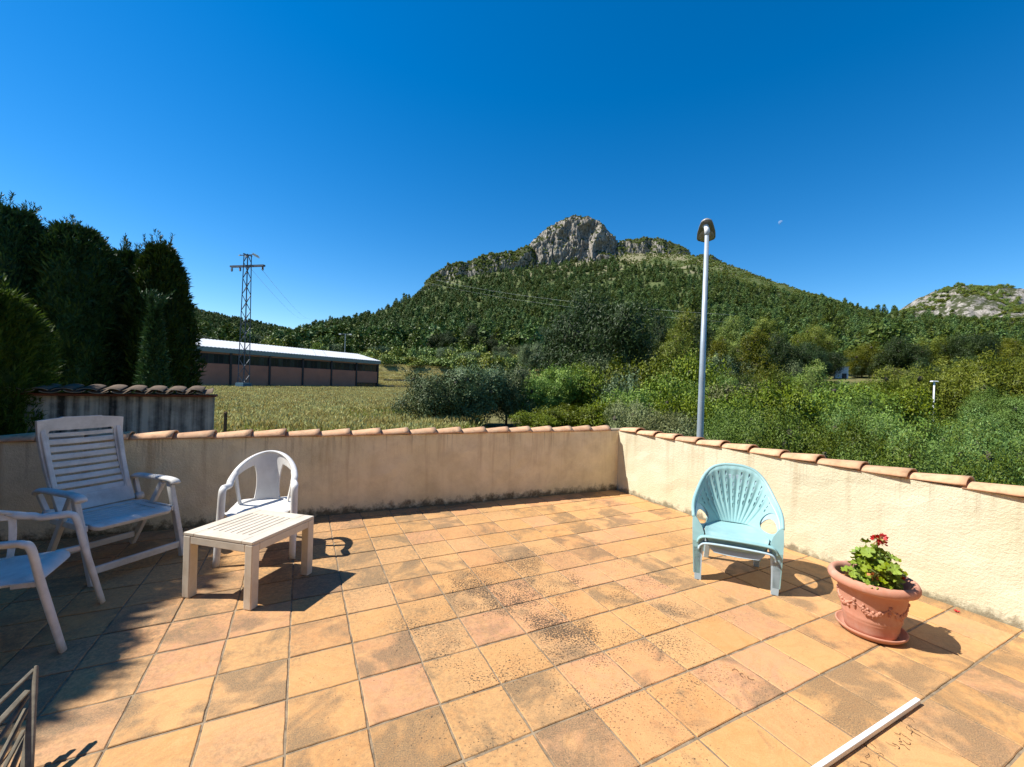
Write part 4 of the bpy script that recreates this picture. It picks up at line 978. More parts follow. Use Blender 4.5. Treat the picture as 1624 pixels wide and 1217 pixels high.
cyp_px(246, 487, 54, 7.0, CONE, 15, 'small pointed cypress standing before the rightmost big one', n=7000, L=.1, W=.024)
cyp_px(-16, 468, 134, 5.0, [(0, .75), (.15, .95), (.4, 1.0), (.7, 1.0), (.86, .85), (.95, .6), (1.0, .3)], 16, 'bright green bushy conifer at the left edge, nearest to the terrace', n=30000, mat='cypb', L=.12, W=.016)
# the hedge goes on to the left beyond the picture; it shades the chairs
for i, (x, y, H, r0) in enumerate([(-6.9, 4.0, 5.2, .95), (-6.7, 2.95, 5.95, .9), (-6.6, 1.9, 6.15, .9), (-6.6, .8, 6.3, .95), (-6.6, -.4, 6.4, .95)]):
    cypress((x, y, GZ), H, r0, COLUMN, 30 + i, '%s cypress of the hedge running out of the picture on the left' % ORD[i], n=9000, L=.26, W=.05)

# ------------------------------------------------------------------ warehouse
P0, P5 = at(364.5, 616, 60), at(599, 616, 86); P0.z = P5.z = -.78
dw = (P5 - P0).normalized(); bay = (P5 - P0).length / 5; nW = Vector((-dw.y, dw.x, 0))
S0 = P0 - dw * bay * 3
wh_ = empty('warehouse', S0, math.atan2(dw.y, dw.x)); tag(wh_, 'long salmon warehouse with white roof and dark window band beyond the field', 'warehouse')
LW = bay * 8; DW = 12.6; HE = 5.45; HR = 7.35
for i in range(8):
    x0 = i * bay
    mb = MB(); z0, z1 = (1.35, 3.62) if i == 7 else (0, 3.62); mb.box((x0 + bay / 2, .1, (z0 + z1) / 2), (bay - .3, .2, z1 - z0)); mb.build('wall_panel', 'wh_wall', wh_)
    mb = MB(); mb.box((x0 + bay / 2, .1, 5.1), (bay - .3, .2, .2)); mb.build('lintel', 'wh_soffit', wh_)
    mb = MB(); mb.box((x0 + bay / 2, .16, 4.31), (bay - .3, .06, 1.38)); fr = mb.build('window', 'wh_dark', wh_)
    n_ = 8
    for k in range(n_):
        w = (bay - .4) / n_; mb = MB(); mb.box((x0 + .2 + (k + .5) * w, .12, 4.31), (w - .09, .03, 1.2)); mb.build('pane', 'glass' if (k + i) % 3 else 'glass2', fr)
    if i == 7:
        mb = MB(); mb.box((x0 + bay / 2, .16, .675), (bay - .3, .06, 1.35)); fr = mb.build('window', 'wh_dark', wh_)
        for k in range(5):
            w = (bay - .5) / 5; mb = MB(); mb.box((x0 + .25 + (k + .5) * w, .12, .68), (w - .14, .03, 1.1)); mb.build('pane', 'glass2' if k in (1, 3) else 'glass', fr)
for i in range(9):
    mb = MB(); mb.box((i * bay + (.12 if i == 0 else -.12 if i == 8 else 0), .02, 2.6), (.3, .3, 5.2)); mb.build('column', 'wh_dark', wh_, bevel=.02)
mb = MB(); mb.box((LW / 2, -.15, 5.5), (LW + .5, .5, .62)); mb.build('fascia', 'wh_fascia', wh_, bevel=.03)
mb = MB()
for s0, s1 in ((0, 1),):
    n_ = int(LW / .5); th = math.atan2(HR - HE - .1, DW / 2)
    for k in range(n_ + 1):
        pass
def roof_half(y0, y1, z0, z1):
    mb = MB(); n_ = int((LW + .4) / .25); vs = []
    for k in range(n_ + 1):
        x = -.2 + (LW + .4) * k / n_; dz = .05 * (k % 2); vs += [(x, y0, z0 + dz), (x, y1, z1 + dz), (x, y0, z0 + dz - .08), (x, y1, z1 + dz - .08)]
    fs = []
    for k in range(n_): a = k * 4; fs += [(a, a + 4, a + 5, a + 1), (a + 2, a + 3, a + 7, a + 6), (a, a + 2, a + 6, a + 4), (a + 1, a + 5, a + 7, a + 3)]
    fs += [(0, 1, 3, 2), (n_ * 4, n_ * 4 + 2, n_ * 4 + 3, n_ * 4 + 1)]
    mb.add(vs, fs); return mb
roof_half(-.42, DW / 2, 5.86, HR).build('roof', 'wh_roof', wh_)
roof_half(DW + .42, DW / 2 + .02, 5.86, HR).build('roof', 'wh_roof', wh_)
for x in (.1, LW - .1):
    mb = MB(); mb.add([(x - .1, .2, 0), (x - .1, DW, 0), (x - .1, DW, 5.7), (x - .1, DW / 2, HR - .15), (x - .1, .2, 5.7), (x + .1, .2, 0), (x + .1, DW, 0), (x + .1, DW, 5.7), (x + .1, DW / 2, HR - .15), (x + .1, .2, 5.7)],
                      [(0, 1, 2, 3, 4), (9, 8, 7, 6, 5), (0, 5, 6, 1), (1, 6, 7, 2), (2, 7, 8, 3), (3, 8, 9, 4), (4, 9, 5, 0)]); mb.build('gable_wall', 'wh_wall', wh_)
mb = MB(); mb.box((LW / 2, DW, 2.8), (LW - .5, .2, 5.6)); mb.build('rear_wall', 'wh_wall', wh_)

# ------------------------------------------------------------------ power pylon and lines
pb = at(386, 618, 57); pz = -.8; ptop = at(391, 404, 57).z
py_ = empty('power_pylon', (pb.x, pb.y, pz), rad(-14)); tag(py_, 'grey lattice power pylon with one crossarm in front of the warehouse', 'pylon')
HP = ptop - pz
def half(z): return .48 - .18 * min(1, z / HP)
for sx in (-1, 1):
    for sy in (-1, 1):
        mb = MB(); mb.bar((sx * half(0), sy * half(0), 0), (sx * half(HP), sy * half(HP), HP), .11, .11); mb.build('leg', 'steel', py_)
nb_ = 17
for k in range(nb_):
    z0, z1 = HP * k / nb_, HP * (k + 1) / nb_; h0, h1 = half(z0), half(z1)
    for f in range(4):
        rot = Matrix.Rotation(f * pi / 2, 3, 'Z'); s = 1 if (k + f) % 2 else -1
        mb = MB(); mb.bar(rot @ Vector((s * h0, -h0, z0)), rot @ Vector((-s * h1, -h1, z1)), .055, .055); mb.build('brace', 'steel', py_)
mb = MB(); mb.box((0, 0, .55), (1.45, 1.45, 1.1), taper=.92); mb.build('base', 'bluegrey', py_, bevel=.03)
za = HP - 1.55
mb = MB(); mb.bar((-2.8, -.13, za), (2.8, -.13, za - .05), .1, .24); mb.bar((-2.8, .13, za), (2.8, .13, za - .05), .1, .24)
for k in range(9): x = -2.8 + 5.6 * k / 8; mb.bar((x, -.13, za), (x, .13, za), .08, .1)
mb.build('crossarm', 'steel', py_)
for x in (-2.6, -1.2, 2.55):
    mb = MB(); mb.lathe([(.01, .12), (.05, .1), (.05, -.05)] + [(r_, -.1 - .09 * i_ - d) for i_ in range(5) for r_, d in ((.06, 0), (.15, .03), (.15, .05), (.06, .07))] + [(.02, -.6)], 12, (x, 0, za - .12)); mb.build('insulator', 'insuld', py_, True)
mb = MB(); mb.bar((-1.3, 0, HP - .05), (1.3, 0, HP - .05), .1, .1); mb.bar((0, -.7, HP - .05), (0, .7, HP - .05), .1, .1); mb.build('top_arm', 'steel', py_)
for x, y, tl in ((-1.25, 0, 1), (-.75, .5, 1), (.6, .5, -1), (1.0, 0, -1), (1.25, -.4, -1)):
    mb = MB(); p0 = Vector((x, y, HP)); d = Vector((-.5 * tl, .3, -.25 if tl < 0 else .05)).normalized()
    for k in range(6): c = p0 + d * (.12 * k); mb.tube([c, c + d * .05], .09, 8)
    mb.tube([p0 - d * .1, p0 + d * .75], .02, 5); mb.build('insulator', 'insul', py_)
def cable(name, a, b, sag, r, label, group):
    a, b = Vector(a), Vector(b); mb = MB(); mid = (a + b) / 2
    pts = [a.lerp(b, t) - Vector((0, 0, sag * 4 * t * (1 - t))) - mid for t in np.linspace(0, 1, 25)]; mb.tube(pts, r, 5)
    o = mb.build(name, 'wire', None, True); o.location = mid; return tag(o, label, 'cable', group)
Mp = Matrix.Translation((pb.x, pb.y, pz)) @ Matrix.Rotation(rad(-14), 4, 'Z')
E1, E2 = at(497, 503, 420), at(486, 503, 420)
cable('power_line', Mp @ Vector((2.55, 0, za - .7)), E1, 4, .018, 'thin power cable leaving the right end of the pylon crossarm toward the hill', 'cables from the pylon')
cable('power_line', Mp @ Vector((.4, 0, za - .2)), E2, 4, .018, 'thin power cable leaving the pylon shaft toward the hill', 'cables from the pylon')
cable('power_line', at(690, 444, 300), at(1165, 500, 150), 3.0, .04, 'upper pale power cable crossing in front of the forested mountain', 'cables before the mountain')
cable('power_line', at(680, 449, 300), at(1165, 512, 150), 3.0, .03, 'lower fainter power cable crossing in front of the forested mountain', 'cables before the mountain')

# ------------------------------------------------------------------ street lamps
YL = 9.4; lb = at(1110, 697, YL); lt = at(1121, 372, YL)
gl = terr(lb.x, lb.y); lp = empty('street_lamp', (lb.x, lb.y, gl)); tag(lp, 'tall grey street lamp with hooded head rising over the right parapet', 'street lamp')
dx = Vector((lt.x - lb.x, 0, lt.z - gl))
mb = MB(); mb.tube([(0, 0, -.2), (0, 0, 0), (0, 0, 1.0), (0, 0, dx.z * .5), (dx.x * .5, 0, dx.z)], [.09, .085, .078, .066, .046], 20); mb.build('pole', 'galv', lp, True)
mb = MB(); mb.tube([(0, 0, 0), (0, 0, .04), (0, 0, .05), (0, 0, .16)], [.17, .17, .11, .1], 16); mb.build('base_flange', 'galv', lp)
tp = Vector((dx.x * .5, 0, dx.z)); LROT = Matrix.Rotation(-math.atan2(lb.x, lb.y), 3, 'Z') @ Matrix.Rotation(rad(-17), 3, 'X')
mb = MB(); mb.tube([tp - Vector((0, 0, .02)), tp + Vector((0, 0, .10)), tp + Vector((0, .05, .20)), tp + Vector((0, .16, .25))], [.052, .058, .05, .04], 14); mb.build('spigot', 'lampwhite', lp, True)
def lamp_head(mb, off, down, zsc, inset=0.0):
    rows = []
    for t in np.linspace(0, 1, 13):
        y = -.12 + .82 * t; w = np.interp(t, [0, .06, .2, .55, .85, .96, 1], [.055, .11, .14, .195, .205, .165, .06]) - inset; hh = np.interp(t, [0, .1, .4, .8, 1], [.04, .09, .13, .11, .04]) * zsc
        rows.append([Vector((w * cos(a), y, (hh * sin(a) if (sin(a) > 0) == (down < 0) or abs(sin(a)) < 1e-6 else .018 * down * abs(sin(a)) ** .5))) for a in np.linspace(0, 2 * pi, 24, endpoint=False)])
    tilt = LROT
    vs = [off + tilt @ q for rr_ in rows for q in rr_]; n_ = 24
    fs = [(i * n_ + k, i * n_ + (k + 1) % n_, (i + 1) * n_ + (k + 1) % n_, (i + 1) * n_ + k) for i in range(12) for k in range(n_)] + [tuple(range(n_))[::-1], tuple(range(12 * n_, 13 * n_))]
    mb.add(vs, fs)
hd = tp + Vector((0, .04, .27))
mb = MB(); lamp_head(mb, hd, -1, 1.0); mb.build('lamp_head', 'lampbody', lp, True)
mb = MB(); tilt = LROT; vs = []
for a in np.linspace(0, 2 * pi, 28, endpoint=False):
    for s_, z_ in ((1.0, -.02), (.75, -.055)): vs.append(hd + tilt @ Vector(((.17 + .02 * sin(a)) * cos(a) * s_, .44 + .22 * sin(a) * s_, z_)))
mb.add(vs, [(2 * k, 2 * ((k + 1) % 28), 2 * ((k + 1) % 28) + 1, 2 * k + 1) for k in range(28)] + [tuple(2 * k + 1 for k in range(28))]); mb.build('diffuser', 'lampglass', lp, True)
YD = 37; fb = at(1479.5, 668, YD); ft = at(1481.5, 606, YD); g = terr(fb.x, fb.y)
l2 = empty('street_lamp', (fb.x, fb.y, g)); tag(l2, 'small distant white street lamp with flat twin head among the pines at right', 'street lamp')
mb = MB(); mb.tube([(0, 0, -.2), (0, 0, ft.z - g)], [.085, .055], 10); mb.build('pole', 'lampwhite', l2, True)
mb = MB(); mb.box((0, 0, ft.z - g + .05), (.6, .3, .1), taper=.8); mb.build('lamp_head', 'lampwhite', l2, bevel=.03)
YD = 118; fb = at(547, 553, YD); ft = at(547, 530, YD); g = terr(fb.x, fb.y)
l3 = empty('street_lamp', (fb.x, fb.y, g)); tag(l3, 'faint twin-armed lamp post behind the warehouse roof', 'street lamp')
mb = MB(); mb.tube([(0, 0, -.2), (0, 0, ft.z - g)], .09, 8); mb.build('pole', 'galv', l3)
mb = MB(); mb.bar((-1.6, 0, ft.z - g), (1.6, 0, ft.z - g), .08, .08); mb.build('crossbar', 'galv', l3)
for sx in (-1, 1): mb = MB(); mb.box((sx * 1.5, 0, ft.z - g - .05), (.6, .3, .3), taper=.8); mb.build('lamp_head', 'lampwhite', l3)

# ------------------------------------------------------------------ shed, fence posts, stake
sp_ = at(1333, 608, 99); sh = empty('shed', (sp_.x, sp_.y, terr(sp_.x, sp_.y) - .2), rad(-30)); sh.scale = (.95, .95, .95); tag(sh, 'small white block shed half hidden on the wooded slope', 'shed')
mb = MB(); mb.box((0, 0, 1.2), (2.6, 2.4, 3.6)); mb.build('wall', 'shed', sh); mb = MB(); mb.box((0, 0, 3.07), (2.9, 2.7, .14)); mb.build('roof', 'wh_fascia', sh)
mb = MB(); mb.box((.5, -1.21, .4), (.9, .05, 2.0)); mb.build('door', 'wh_dark', sh)
fp = at(311, 611, 30); fpo = empty('fence_post', (fp.x, fp.y, -.8)); tag(fpo, 'dark fence post with a slanting brace before the left end of the warehouse', 'fence post')
mb = MB(); mb.tube([(0, 0, 0), (0, 0, at(311, 570, 30).z + .8)], .06, 8); mb.build('post', 'post', fpo); mb = MB(); mb.tube([(-.55, 0, 0), (-.02, 0, 1.5)], .04, 8); mb.build('brace', 'post', fpo)
sk = at(357, 685, 11.5); so = empty('metal_stake', (sk.x, sk.y, -.85)); mb = MB(); mb.box((0, 0, (at(357, 655, 11.5).z + .85) / 2), (.06, .05, at(357, 655, 11.5).z + .85)); mb.build('shaft', 'twig', so)
mb = MB(); mb.box((0, 0, at(357, 655, 11.5).z + .86), (.075, .065, .03), taper=.6); mb.build('tip', 'twig', so); tag(so, 'thin rusty stake standing in the grass beside the stained wall', 'stake')

# ------------------------------------------------------------------ low slatted table
tb = empty('slatted_table', ((-2.265 - 1.56) / 2, (2.94 + 3.345) / 2, 0), math.atan2(3.345 - 2.775, -1.56 + 1.70) - pi / 2)
tag(tb, 'low square cream plastic table with slatted top in front of the white tub chair', 'table')
HT, ST, WT = .46, .59, .062
for sx in (-1, 1):
    for sy in (-1, 1):
        mb = MB(); mb.box((sx * (ST / 2 - WT / 2), sy * (ST / 2 - WT / 2), (HT - .022) / 2), (WT, WT, HT - .024)); mb.build('leg', 'cream', tb, bevel=.006)
for a in range(4):
    r4 = Matrix.Rotation(a * pi / 2, 3, 'Z'); mb = MB(); mb.box(r4 @ Vector((0, ST / 2 - .016, HT - .05)), (ST - 2 * WT - .002 if a % 2 == 0 else .03, .03 if a % 2 == 0 else ST - 2 * WT - .002, .052)); mb.build('apron', 'cream', tb, bevel=.004)
mb = MB()
for s in (-1, 1): mb.box((s * (ST / 2 - .045), 0, HT - .011), (.09, ST, .022)); mb.box((0, s * (ST / 2 - .05), HT - .011), (ST - .18, .1, .022))
mb.build('top_frame', 'cream', tb, bevel=.004)
nS = 8; wS = (ST - .18) / nS
for k in range(nS): mb = MB(); mb.box((-(ST - .18) / 2 + (k + .5) * wS, 0, HT - .012), (wS - .0085, ST - .2, .018)); mb.build('slat', 'cream', tb, bevel=.003)

# ------------------------------------------------------------------ white tub chair (monobloc)
def tub_chair(P, rz, label, H=.80, W=.275, armz=.62, hfw=.24, legsplay=.05, mat='white', square=False):
    e = empty('plastic_armchair', P, rz); tag(e, label, 'chair', 'white plastic chairs')
    SZ = .405
    def seat_map(u, v):
        d = .018 * (1 - (u / .25) ** 2) * (1 - ((v - .0) / .28) ** 2)
        lip = -max(0, v - .19) ** 2 * 7.0
        return (u, v, SZ + .02 * (v + .25) - d + lip - .02 * max(0, abs(u) - .2) / .05)
    panel('seat', lambda u, v: rrect(u, v, 0, .015, .245 - .05 * max(0, -v) , .25, .09), seat_map, (-.26, .26), (-.25, .28), 40, 40, mat, e, .014)
    # back: splat, oval openings, side stays and the top rail, one curved shell
    TH = 1.42
    def ztop(th): a = abs(th) / TH; return H - (H - armz) * (a ** 1.9)
    def bmap(th, v):
        zt_ = ztop(th); z = SZ - .015 + (zt_ - SZ + .015) * v
        grow = .80 + .20 * min(1, (z - SZ) / .3); lean = -.10 * max(0, (z - SZ)) / .4 * cos(th) ** 2
        return (W * grow * sin(th) / (sin(TH)), -.215 * cos(th) + .005 + lean + (.10 * (abs(th) / TH) ** 3), z)
    def bins(th, v):
        a = abs(th); rail = (v - (.79 + .19 * (a / TH) ** 4)) * .9
        spl = (.40 + .16 * (2 * v - .95) ** 2 - a) * .5
        stay = (.052 - abs(a - (1.10 - .12 * (v - .5) ** 2))) * .6
        bot = (.075 - v) * .8
        if a > 1.16: return max(rail, min(stay, 1))
        return max(rail, spl, stay, bot)
    panel('backrest', bins, bmap, (-TH, TH), (0, 1), 96, 34, mat, e, .013)
    rp = [Vector(bmap(th, 1.0)) for th in np.linspace(-TH, TH, 41)]
    mb = MB(); mb.tube([p + Vector((0, -.004, 0)) for p in rp], .015, 8, flat=(1.5, .85)); mb.build('top_rail', mat, e, True)
    for s in (-1, 1):
        p0 = Vector(bmap(s * TH, 1.0)); k1 = Vector((s * (W + .004), hfw - (.05 if not square else -.0), armz)); ft_ = Vector((s * (W + .012), hfw + legsplay, 0))
        mb = MB(); pts = spline([Vector(bmap(s * TH * .7, .97)), Vector(bmap(s * TH * .86, .97)), Vector(bmap(s * TH * .94, 1.0)), p0, p0.lerp(k1, .6), k1 + Vector((0, -.02, -.004)), k1 + Vector((0, .018, -.04)), k1.lerp(ft_, .4), ft_], 6)
        mb.tube(pts, [.012, .016, .02] + [.027] * (len(pts) - 7) + [.026, .025, .024, .024], 12, flat=(1.05, .74), up=(0, 1, .35)); mb.build('arm_leg', mat, e, True)
        mb = MB(); mb.tube([(s * .215, -.19, SZ - .01), (s * .225, -.22, .25), (s * .235, -.27, 0)], [.028, .025, .022], 10, flat=(1.1, .8)); mb.build('rear_leg', mat, e, True)
        mb = MB(); mb.bar((s * .24, .16, SZ - .015), k1.lerp(ft_, .36), .03, .03); mb.bar((s * .235, -.12, SZ - .02), (s * .215, -.19, SZ - .03), .03, .03); mb.build('seat_bracket', mat, e, bevel=.004)
    return e
fc = Vector((.365, -.93, 0)); mid = Vector((-2.105, 3.50, 0))
tub_chair(mid - fc * .29 + Vector((0, 0, 0)), math.atan2(fc.y, fc.x) - pi / 2, 'white plastic tub chair with two oval openings, behind the low table', H=.835, W=.265, armz=.615)
fc = Vector((.88, .475, 0)); mid = Vector((-2.595, 2.58, 0))
tub_chair(mid - fc * .36, math.atan2(fc.y, fc.x) - pi / 2, 'white plastic armchair cut by the left picture edge, in front of the recliner', H=.74, W=.272, armz=.625, hfw=.24, legsplay=.18, mat='white2', square=True).scale = (1, .86, 1)

# ------------------------------------------------------------------ reclining garden chair
rc = empty('reclining_chair', (-3.2, 3.43, 0), math.atan2(-.355, .935) - pi / 2); tag(rc, 'white high-backed reclining garden chair with slatted back, against the grimy wall', 'chair')
B0, B1 = Vector((0, -.27, .43)), Vector((0, -.585, 1.165))
bd = (B1 - B0); bl_ = bd.length; bu = bd.normalized(); bn = Vector((0, bu.z, -bu.y))
def back_pt(x, t, off=0.0):
    curve = .045 * sin(pi * min(1, max(0, t))) - .05 * max(0, t - .82) / .18 * .6
    return B0 + bu * bl_ * t + bn * (off - curve + .02 * (1 - (x / .3) ** 2) * -1) + Vector((x, 0, 0))
def hw(t): return .265 + .022 * t - .012 * (1 - t)
def b_ins(x, t):
    return min((hw(t) - abs(x)) * 3, (t - 0.0) * 1, 1.0 - t + .02 - .10 * (x / .3) ** 2 * .35) if True else 0
nsl = 9; sl0, sl1 = .16, .87
def frame_ins(x, t):
    o_ = min(hw(t) - abs(x), (t + .0) * bl_, (1.0 - .03 * (x / .27) ** 2 - t) * bl_)
    hole = rrect(x, t * bl_, 0, (sl0 + sl1) / 2 * bl_, .215, (sl1 - sl0) / 2 * bl_, .015)
    return min(o_, -hole)
panel('back_frame', frame_ins, lambda x, t: tuple(back_pt(x, t)), (-.30, .30), (0, 1.0), 60, 60, 'white2', rc, .026)
for k in range(nsl):
    t0 = sl0 + (sl1 - sl0) * (k + .0) / nsl; t1 = sl0 + (sl1 - sl0) * (k + 1) / nsl; gp = .009 / bl_ if k else 0
    panel('slat', lambda x, t: 1, lambda x, t: tuple(back_pt(x, t, -.002)), (-.217, .217), (t0 + gp, t1 - .009 / bl_ if k < nsl - 1 else t1 - .02 / bl_), 12, 2, 'white2', rc, .016, back=0)
for s in (-1, 1):
    mb = MB(); mb.bar(back_pt(s * .232, 0.02, -.03), back_pt(s * .25, .95, -.03), .035, .045, up=(0, 1, 0)); mb.build('side_rail', 'white2', rc, bevel=.008)
# seat
def seat_pt(x, y, off=0.0): return Vector((x, y, .405 + .012 * sin((y + .27) / .5 * pi) * -1 - max(0, y - .17) ** 2 * 4 + off))
panel('seat_frame', lambda x, y: min(rrect(x, y, 0, -.015, .265, .262, .05), -rrect(x, y, 0, -.05, .21, .165, .02)), lambda x, y: tuple(seat_pt(x, y)), (-.28, .28), (-.29, .26), 44, 44, 'white2', rc, .03)
for k in range(6):
    y0 = -.215 + .33 * k / 6
    panel('slat', lambda x, y: 1, lambda x, y: tuple(seat_pt(x, y, .0)), (-.212, .212), (y0 + .006, y0 + .33 / 6 - .007), 8, 2, 'white2', rc, .018)
for s in (-1, 1):
    x = s * .315
    pts = spline([(x, -.42, .585), (x, -.36, .618), (x, -.12, .628), (x, .08, .632), (x, .16, .622), (x, .185, .60)], 6)
    mb = MB(); mb.tube(pts, [.022] + [.037] * (len(pts) - 2) + [.030], 12, flat=(1.05, .56)); mb.build('armrest', 'white2', rc, True)
    mb = MB(); mb.bar((x, .10, .61), (s * .30, .33, 0), .038, .055, up=(0, 1, 0)); mb.build('front_leg', 'white2', rc, bevel=.008)
    mb = MB(); mb.bar((x - s * .012, .02, .60), (s * .285, -.36, 0), .034, .05, up=(0, 1, 0)); mb.build('rear_leg', 'white2', rc, bevel=.008)
    mb = MB(); mb.bar((s * .29, -.27, .39), (s * .29, .20, .395), .026, .045); mb.build('seat_rail', 'white2', rc, bevel=.005)
    mb = MB(); mb.tube([(s * .27, -.30, .44), (s * .325, -.30, .44)], .03, 12); mb.build('hinge', 'white2', rc, True)
    mb = MB(); mb.bar((x, -.40, .58), (s * .30, -.31, .45), .03, .04, up=(0, 1, 0)); mb.build('arm_bracket', 'white2', rc, bevel=.005)
mb = MB(); mb.bar((-.285, .292, .10), (.285, .292, .10), .03, .055); mb.build('front_stretcher', 'white2', rc, bevel=.008)
mb = MB(); mb.bar((-.27, -.30, .10), (.27, -.30, .10), .03, .05); mb.build('rear_stretcher', 'white2', rc, bevel=.008)

# ------------------------------------------------------------------ turquoise plastic chairs, one stacked in the other
def fan_chair(P, rz, mat, label, k=1.0, solid=False):
    e = empty('fan_back_chair', P, rz); tag(e, label, 'chair', 'stacked fan-back chairs')
    SZ = .335
    rim_u = [0, .12, .25, .38, .5, .62, .74, .86, 1.0]
    rimP = [(0, -.285, .84), (.085, -.283, .834), (.17, -.265, .806), (.232, -.225, .748), (.272, -.165, .68), (.302, -.08, .613), (.322, .02, .565), (.33, .12, .515), (.322, .215, .45)]
    inP = [(0, -.205, SZ), (.024, -.205, SZ), (.05, -.203, SZ), (.077, -.20, SZ), (.104, -.192, SZ), (.138, -.165, SZ), (.19, -.07, SZ + .003), (.228, .06, SZ + .005), (.245, .20, SZ + .0)]
    rs_ = spline(rimP, 10); is_ = spline(inP, 10); us_ = np.linspace(0, 1, len(rs_)); uk = np.interp(us_, np.linspace(0, 1, 9), rim_u)
    RA = np.array([tuple(p) for p in rs_]); IA = np.array([tuple(p) for p in is_])
    def mp(u, v):
        a = abs(u); Rm_ = np.array([np.interp(a, uk, RA[:, i]) for i in range(3)]); Im = np.array([np.interp(a, uk, IA[:, i]) for i in range(3)])
        p = Im * (1 - v) + Rm_ * v; bul = math.sin(pi * v) * .028 * (1 - a * .4); p[1] -= bul * max(0, 1 - a * 1.3); p[0] += bul * min(1, a * 1.4)
        # seat-to-back fillet and rolled rim
        p[1] += .006 * math.cos(u * 2 * pi / .1) * max(0, min(1, (.68 - a) * 8)) * math.sin(pi * v)
        if v > .93: p[1] -= (v - .93) * .25 * (1 - a)
        return (p[0] * (1 if u >= 0 else -1), p[1], p[2])
    slits = []
    for i, u0 in enumerate((-.60, -.50, -.40, -.295, -.195, -.10, 0.0, .10, .195, .295, .40, .50, .60)):
        for v0 in np.arange(.28 + .45 * abs(u0), .90 - abs(u0) * .08, .125): slits.append((u0, v0 + .03 * (i % 2)))
    sl = np.array(slits)
    def ins(u, v):
        a = abs(u); hole = 1 - math.hypot((a - .79) / .145, (v - .41) / .34) ** 2.6
        f = -hole * .15 if a > .55 else 1.0
        if solid: return f
        d = np.max(np.minimum(.0085 - np.abs(sl[:, 0] - u), (.040 - np.abs(sl[:, 1] - v)) * .3)); return min(f, -d)
    panel('backrest', ins, mp, (-1, 1), (0, 1), 220, 72, mat, e, .008)
    mb = MB(); mb.tube([mp(u, 1.0) for u in np.linspace(-1, 1, 61)], .0095, 8, flat=(1.4, .9), up=(0, 1, .4)); mb.build('rim', mat, e, True)
    def smap(x, y):
        lip = max(0, y - .20); return (x, y, SZ + .008 + .06 * (y + .2) * .3 - .02 * (1 - (x / .25) ** 2) - lip ** 2 * 14 + .012 * max(0, abs(x) - .2) / .05)
    panel('seat', lambda x, y: rrect(x, y, 0, .03, .20 + .085 * (y + .2) + .0, .245, .07), smap, (-.28, .28), (-.225, .28), 40, 36, mat, e, .008)
    mb = MB(); pts = [(-.285, .262, .26), (-.27, .268, .295), (-.23, .272, .315), (-.1, .276, .322), (.1, .276, .322), (.23, .272, .315), (.27, .268, .295), (.285, .262, .26)]
    mb.tube(spline(pts, 4), .02, 8, flat=(.5, 1.5), up=(0, 1, 0)); mb.build('front_apron', mat, e, True)
    for s in (-1, 1):
        mb = MB(); top = [(s * .330, .10, .50), (s * .325, .225, .44), (s * .255, .262, .325), (s * .240, .10, .335)]
        # front leg: tapering angle section that swells into the arm
        secs = [(.462, .014, .03), (.44, .038, .07), (.39, .072, .10), (.335, .09, .11), (.27, .076, .10), (.17, .062, .082), (0.0, .052, .062)]
        vs = []
        for z, wx, wy in secs:
            xo = s * (.30 + .02 * min(1, z / .4) + .01); yo = .270 - .052 * max(0, z - .28) / .17
            vs += [(xo, yo, z), (xo - s * wx, yo, z), (xo - s * wx, yo - .013, z), (xo - s * .013, yo - .013, z), (xo - s * .013, yo - wy, z), (xo, yo - wy, z)]
        fs = [(i * 6 + k_2, i * 6 + (k_2 + 1) % 6, (i + 1) * 6 + (k_2 + 1) % 6, (i + 1) * 6 + k_2) for i in range(len(secs) - 1) for k_2 in range(6)] + [tuple(range(6))[::-1], tuple(range(36, 42))]
        if s < 0: fs = [f[::-1] for f in fs]
        mb.add(vs, fs); mb.build('front_leg', mat, e, bevel=.004)
        mb = MB(); P_ = [mp(s * u, .0) for u in (.62, .74, .86, 1.0)]; Q_ = [(p[0] + s * .03, p[1], p[2] - .05) for p in P_]
        for i in range(3): mb.add([P_[i], P_[i + 1], Q_[i + 1], Q_[i]], [(0, 1, 2, 3)])
        o = mb.build('side_skirt', mat, e); so_ = o.modifiers.new('solid', 'SOLIDIFY'); so_.thickness = .007
        mb = MB(); mb.bar((s * .19, -.175, SZ + .02), (s * .215, -.275, 0), .055, .03, up=(0, 1, .2), w2=.045, t2=.028); mb.build('rear_leg', mat, e, bevel=.006)
    e.scale = (k, 1, 1); return e
fc = Vector((-.415, -.91, 0)).normalized(); mid = Vector((1.855, 3.37, 0)); CP = mid - fc * .262; rz = math.atan2(fc.y, fc.x) - pi / 2
fan_chair(CP + Vector((0, 0, .052)), rz, 'turq', 'turquoise plastic chair with fan-shaped slotted back, on top of a nested paler one')
fan_chair(CP, rz, 'paleblue', 'pale blue plastic chair hidden under the turquoise one it is stacked with', .965, True)

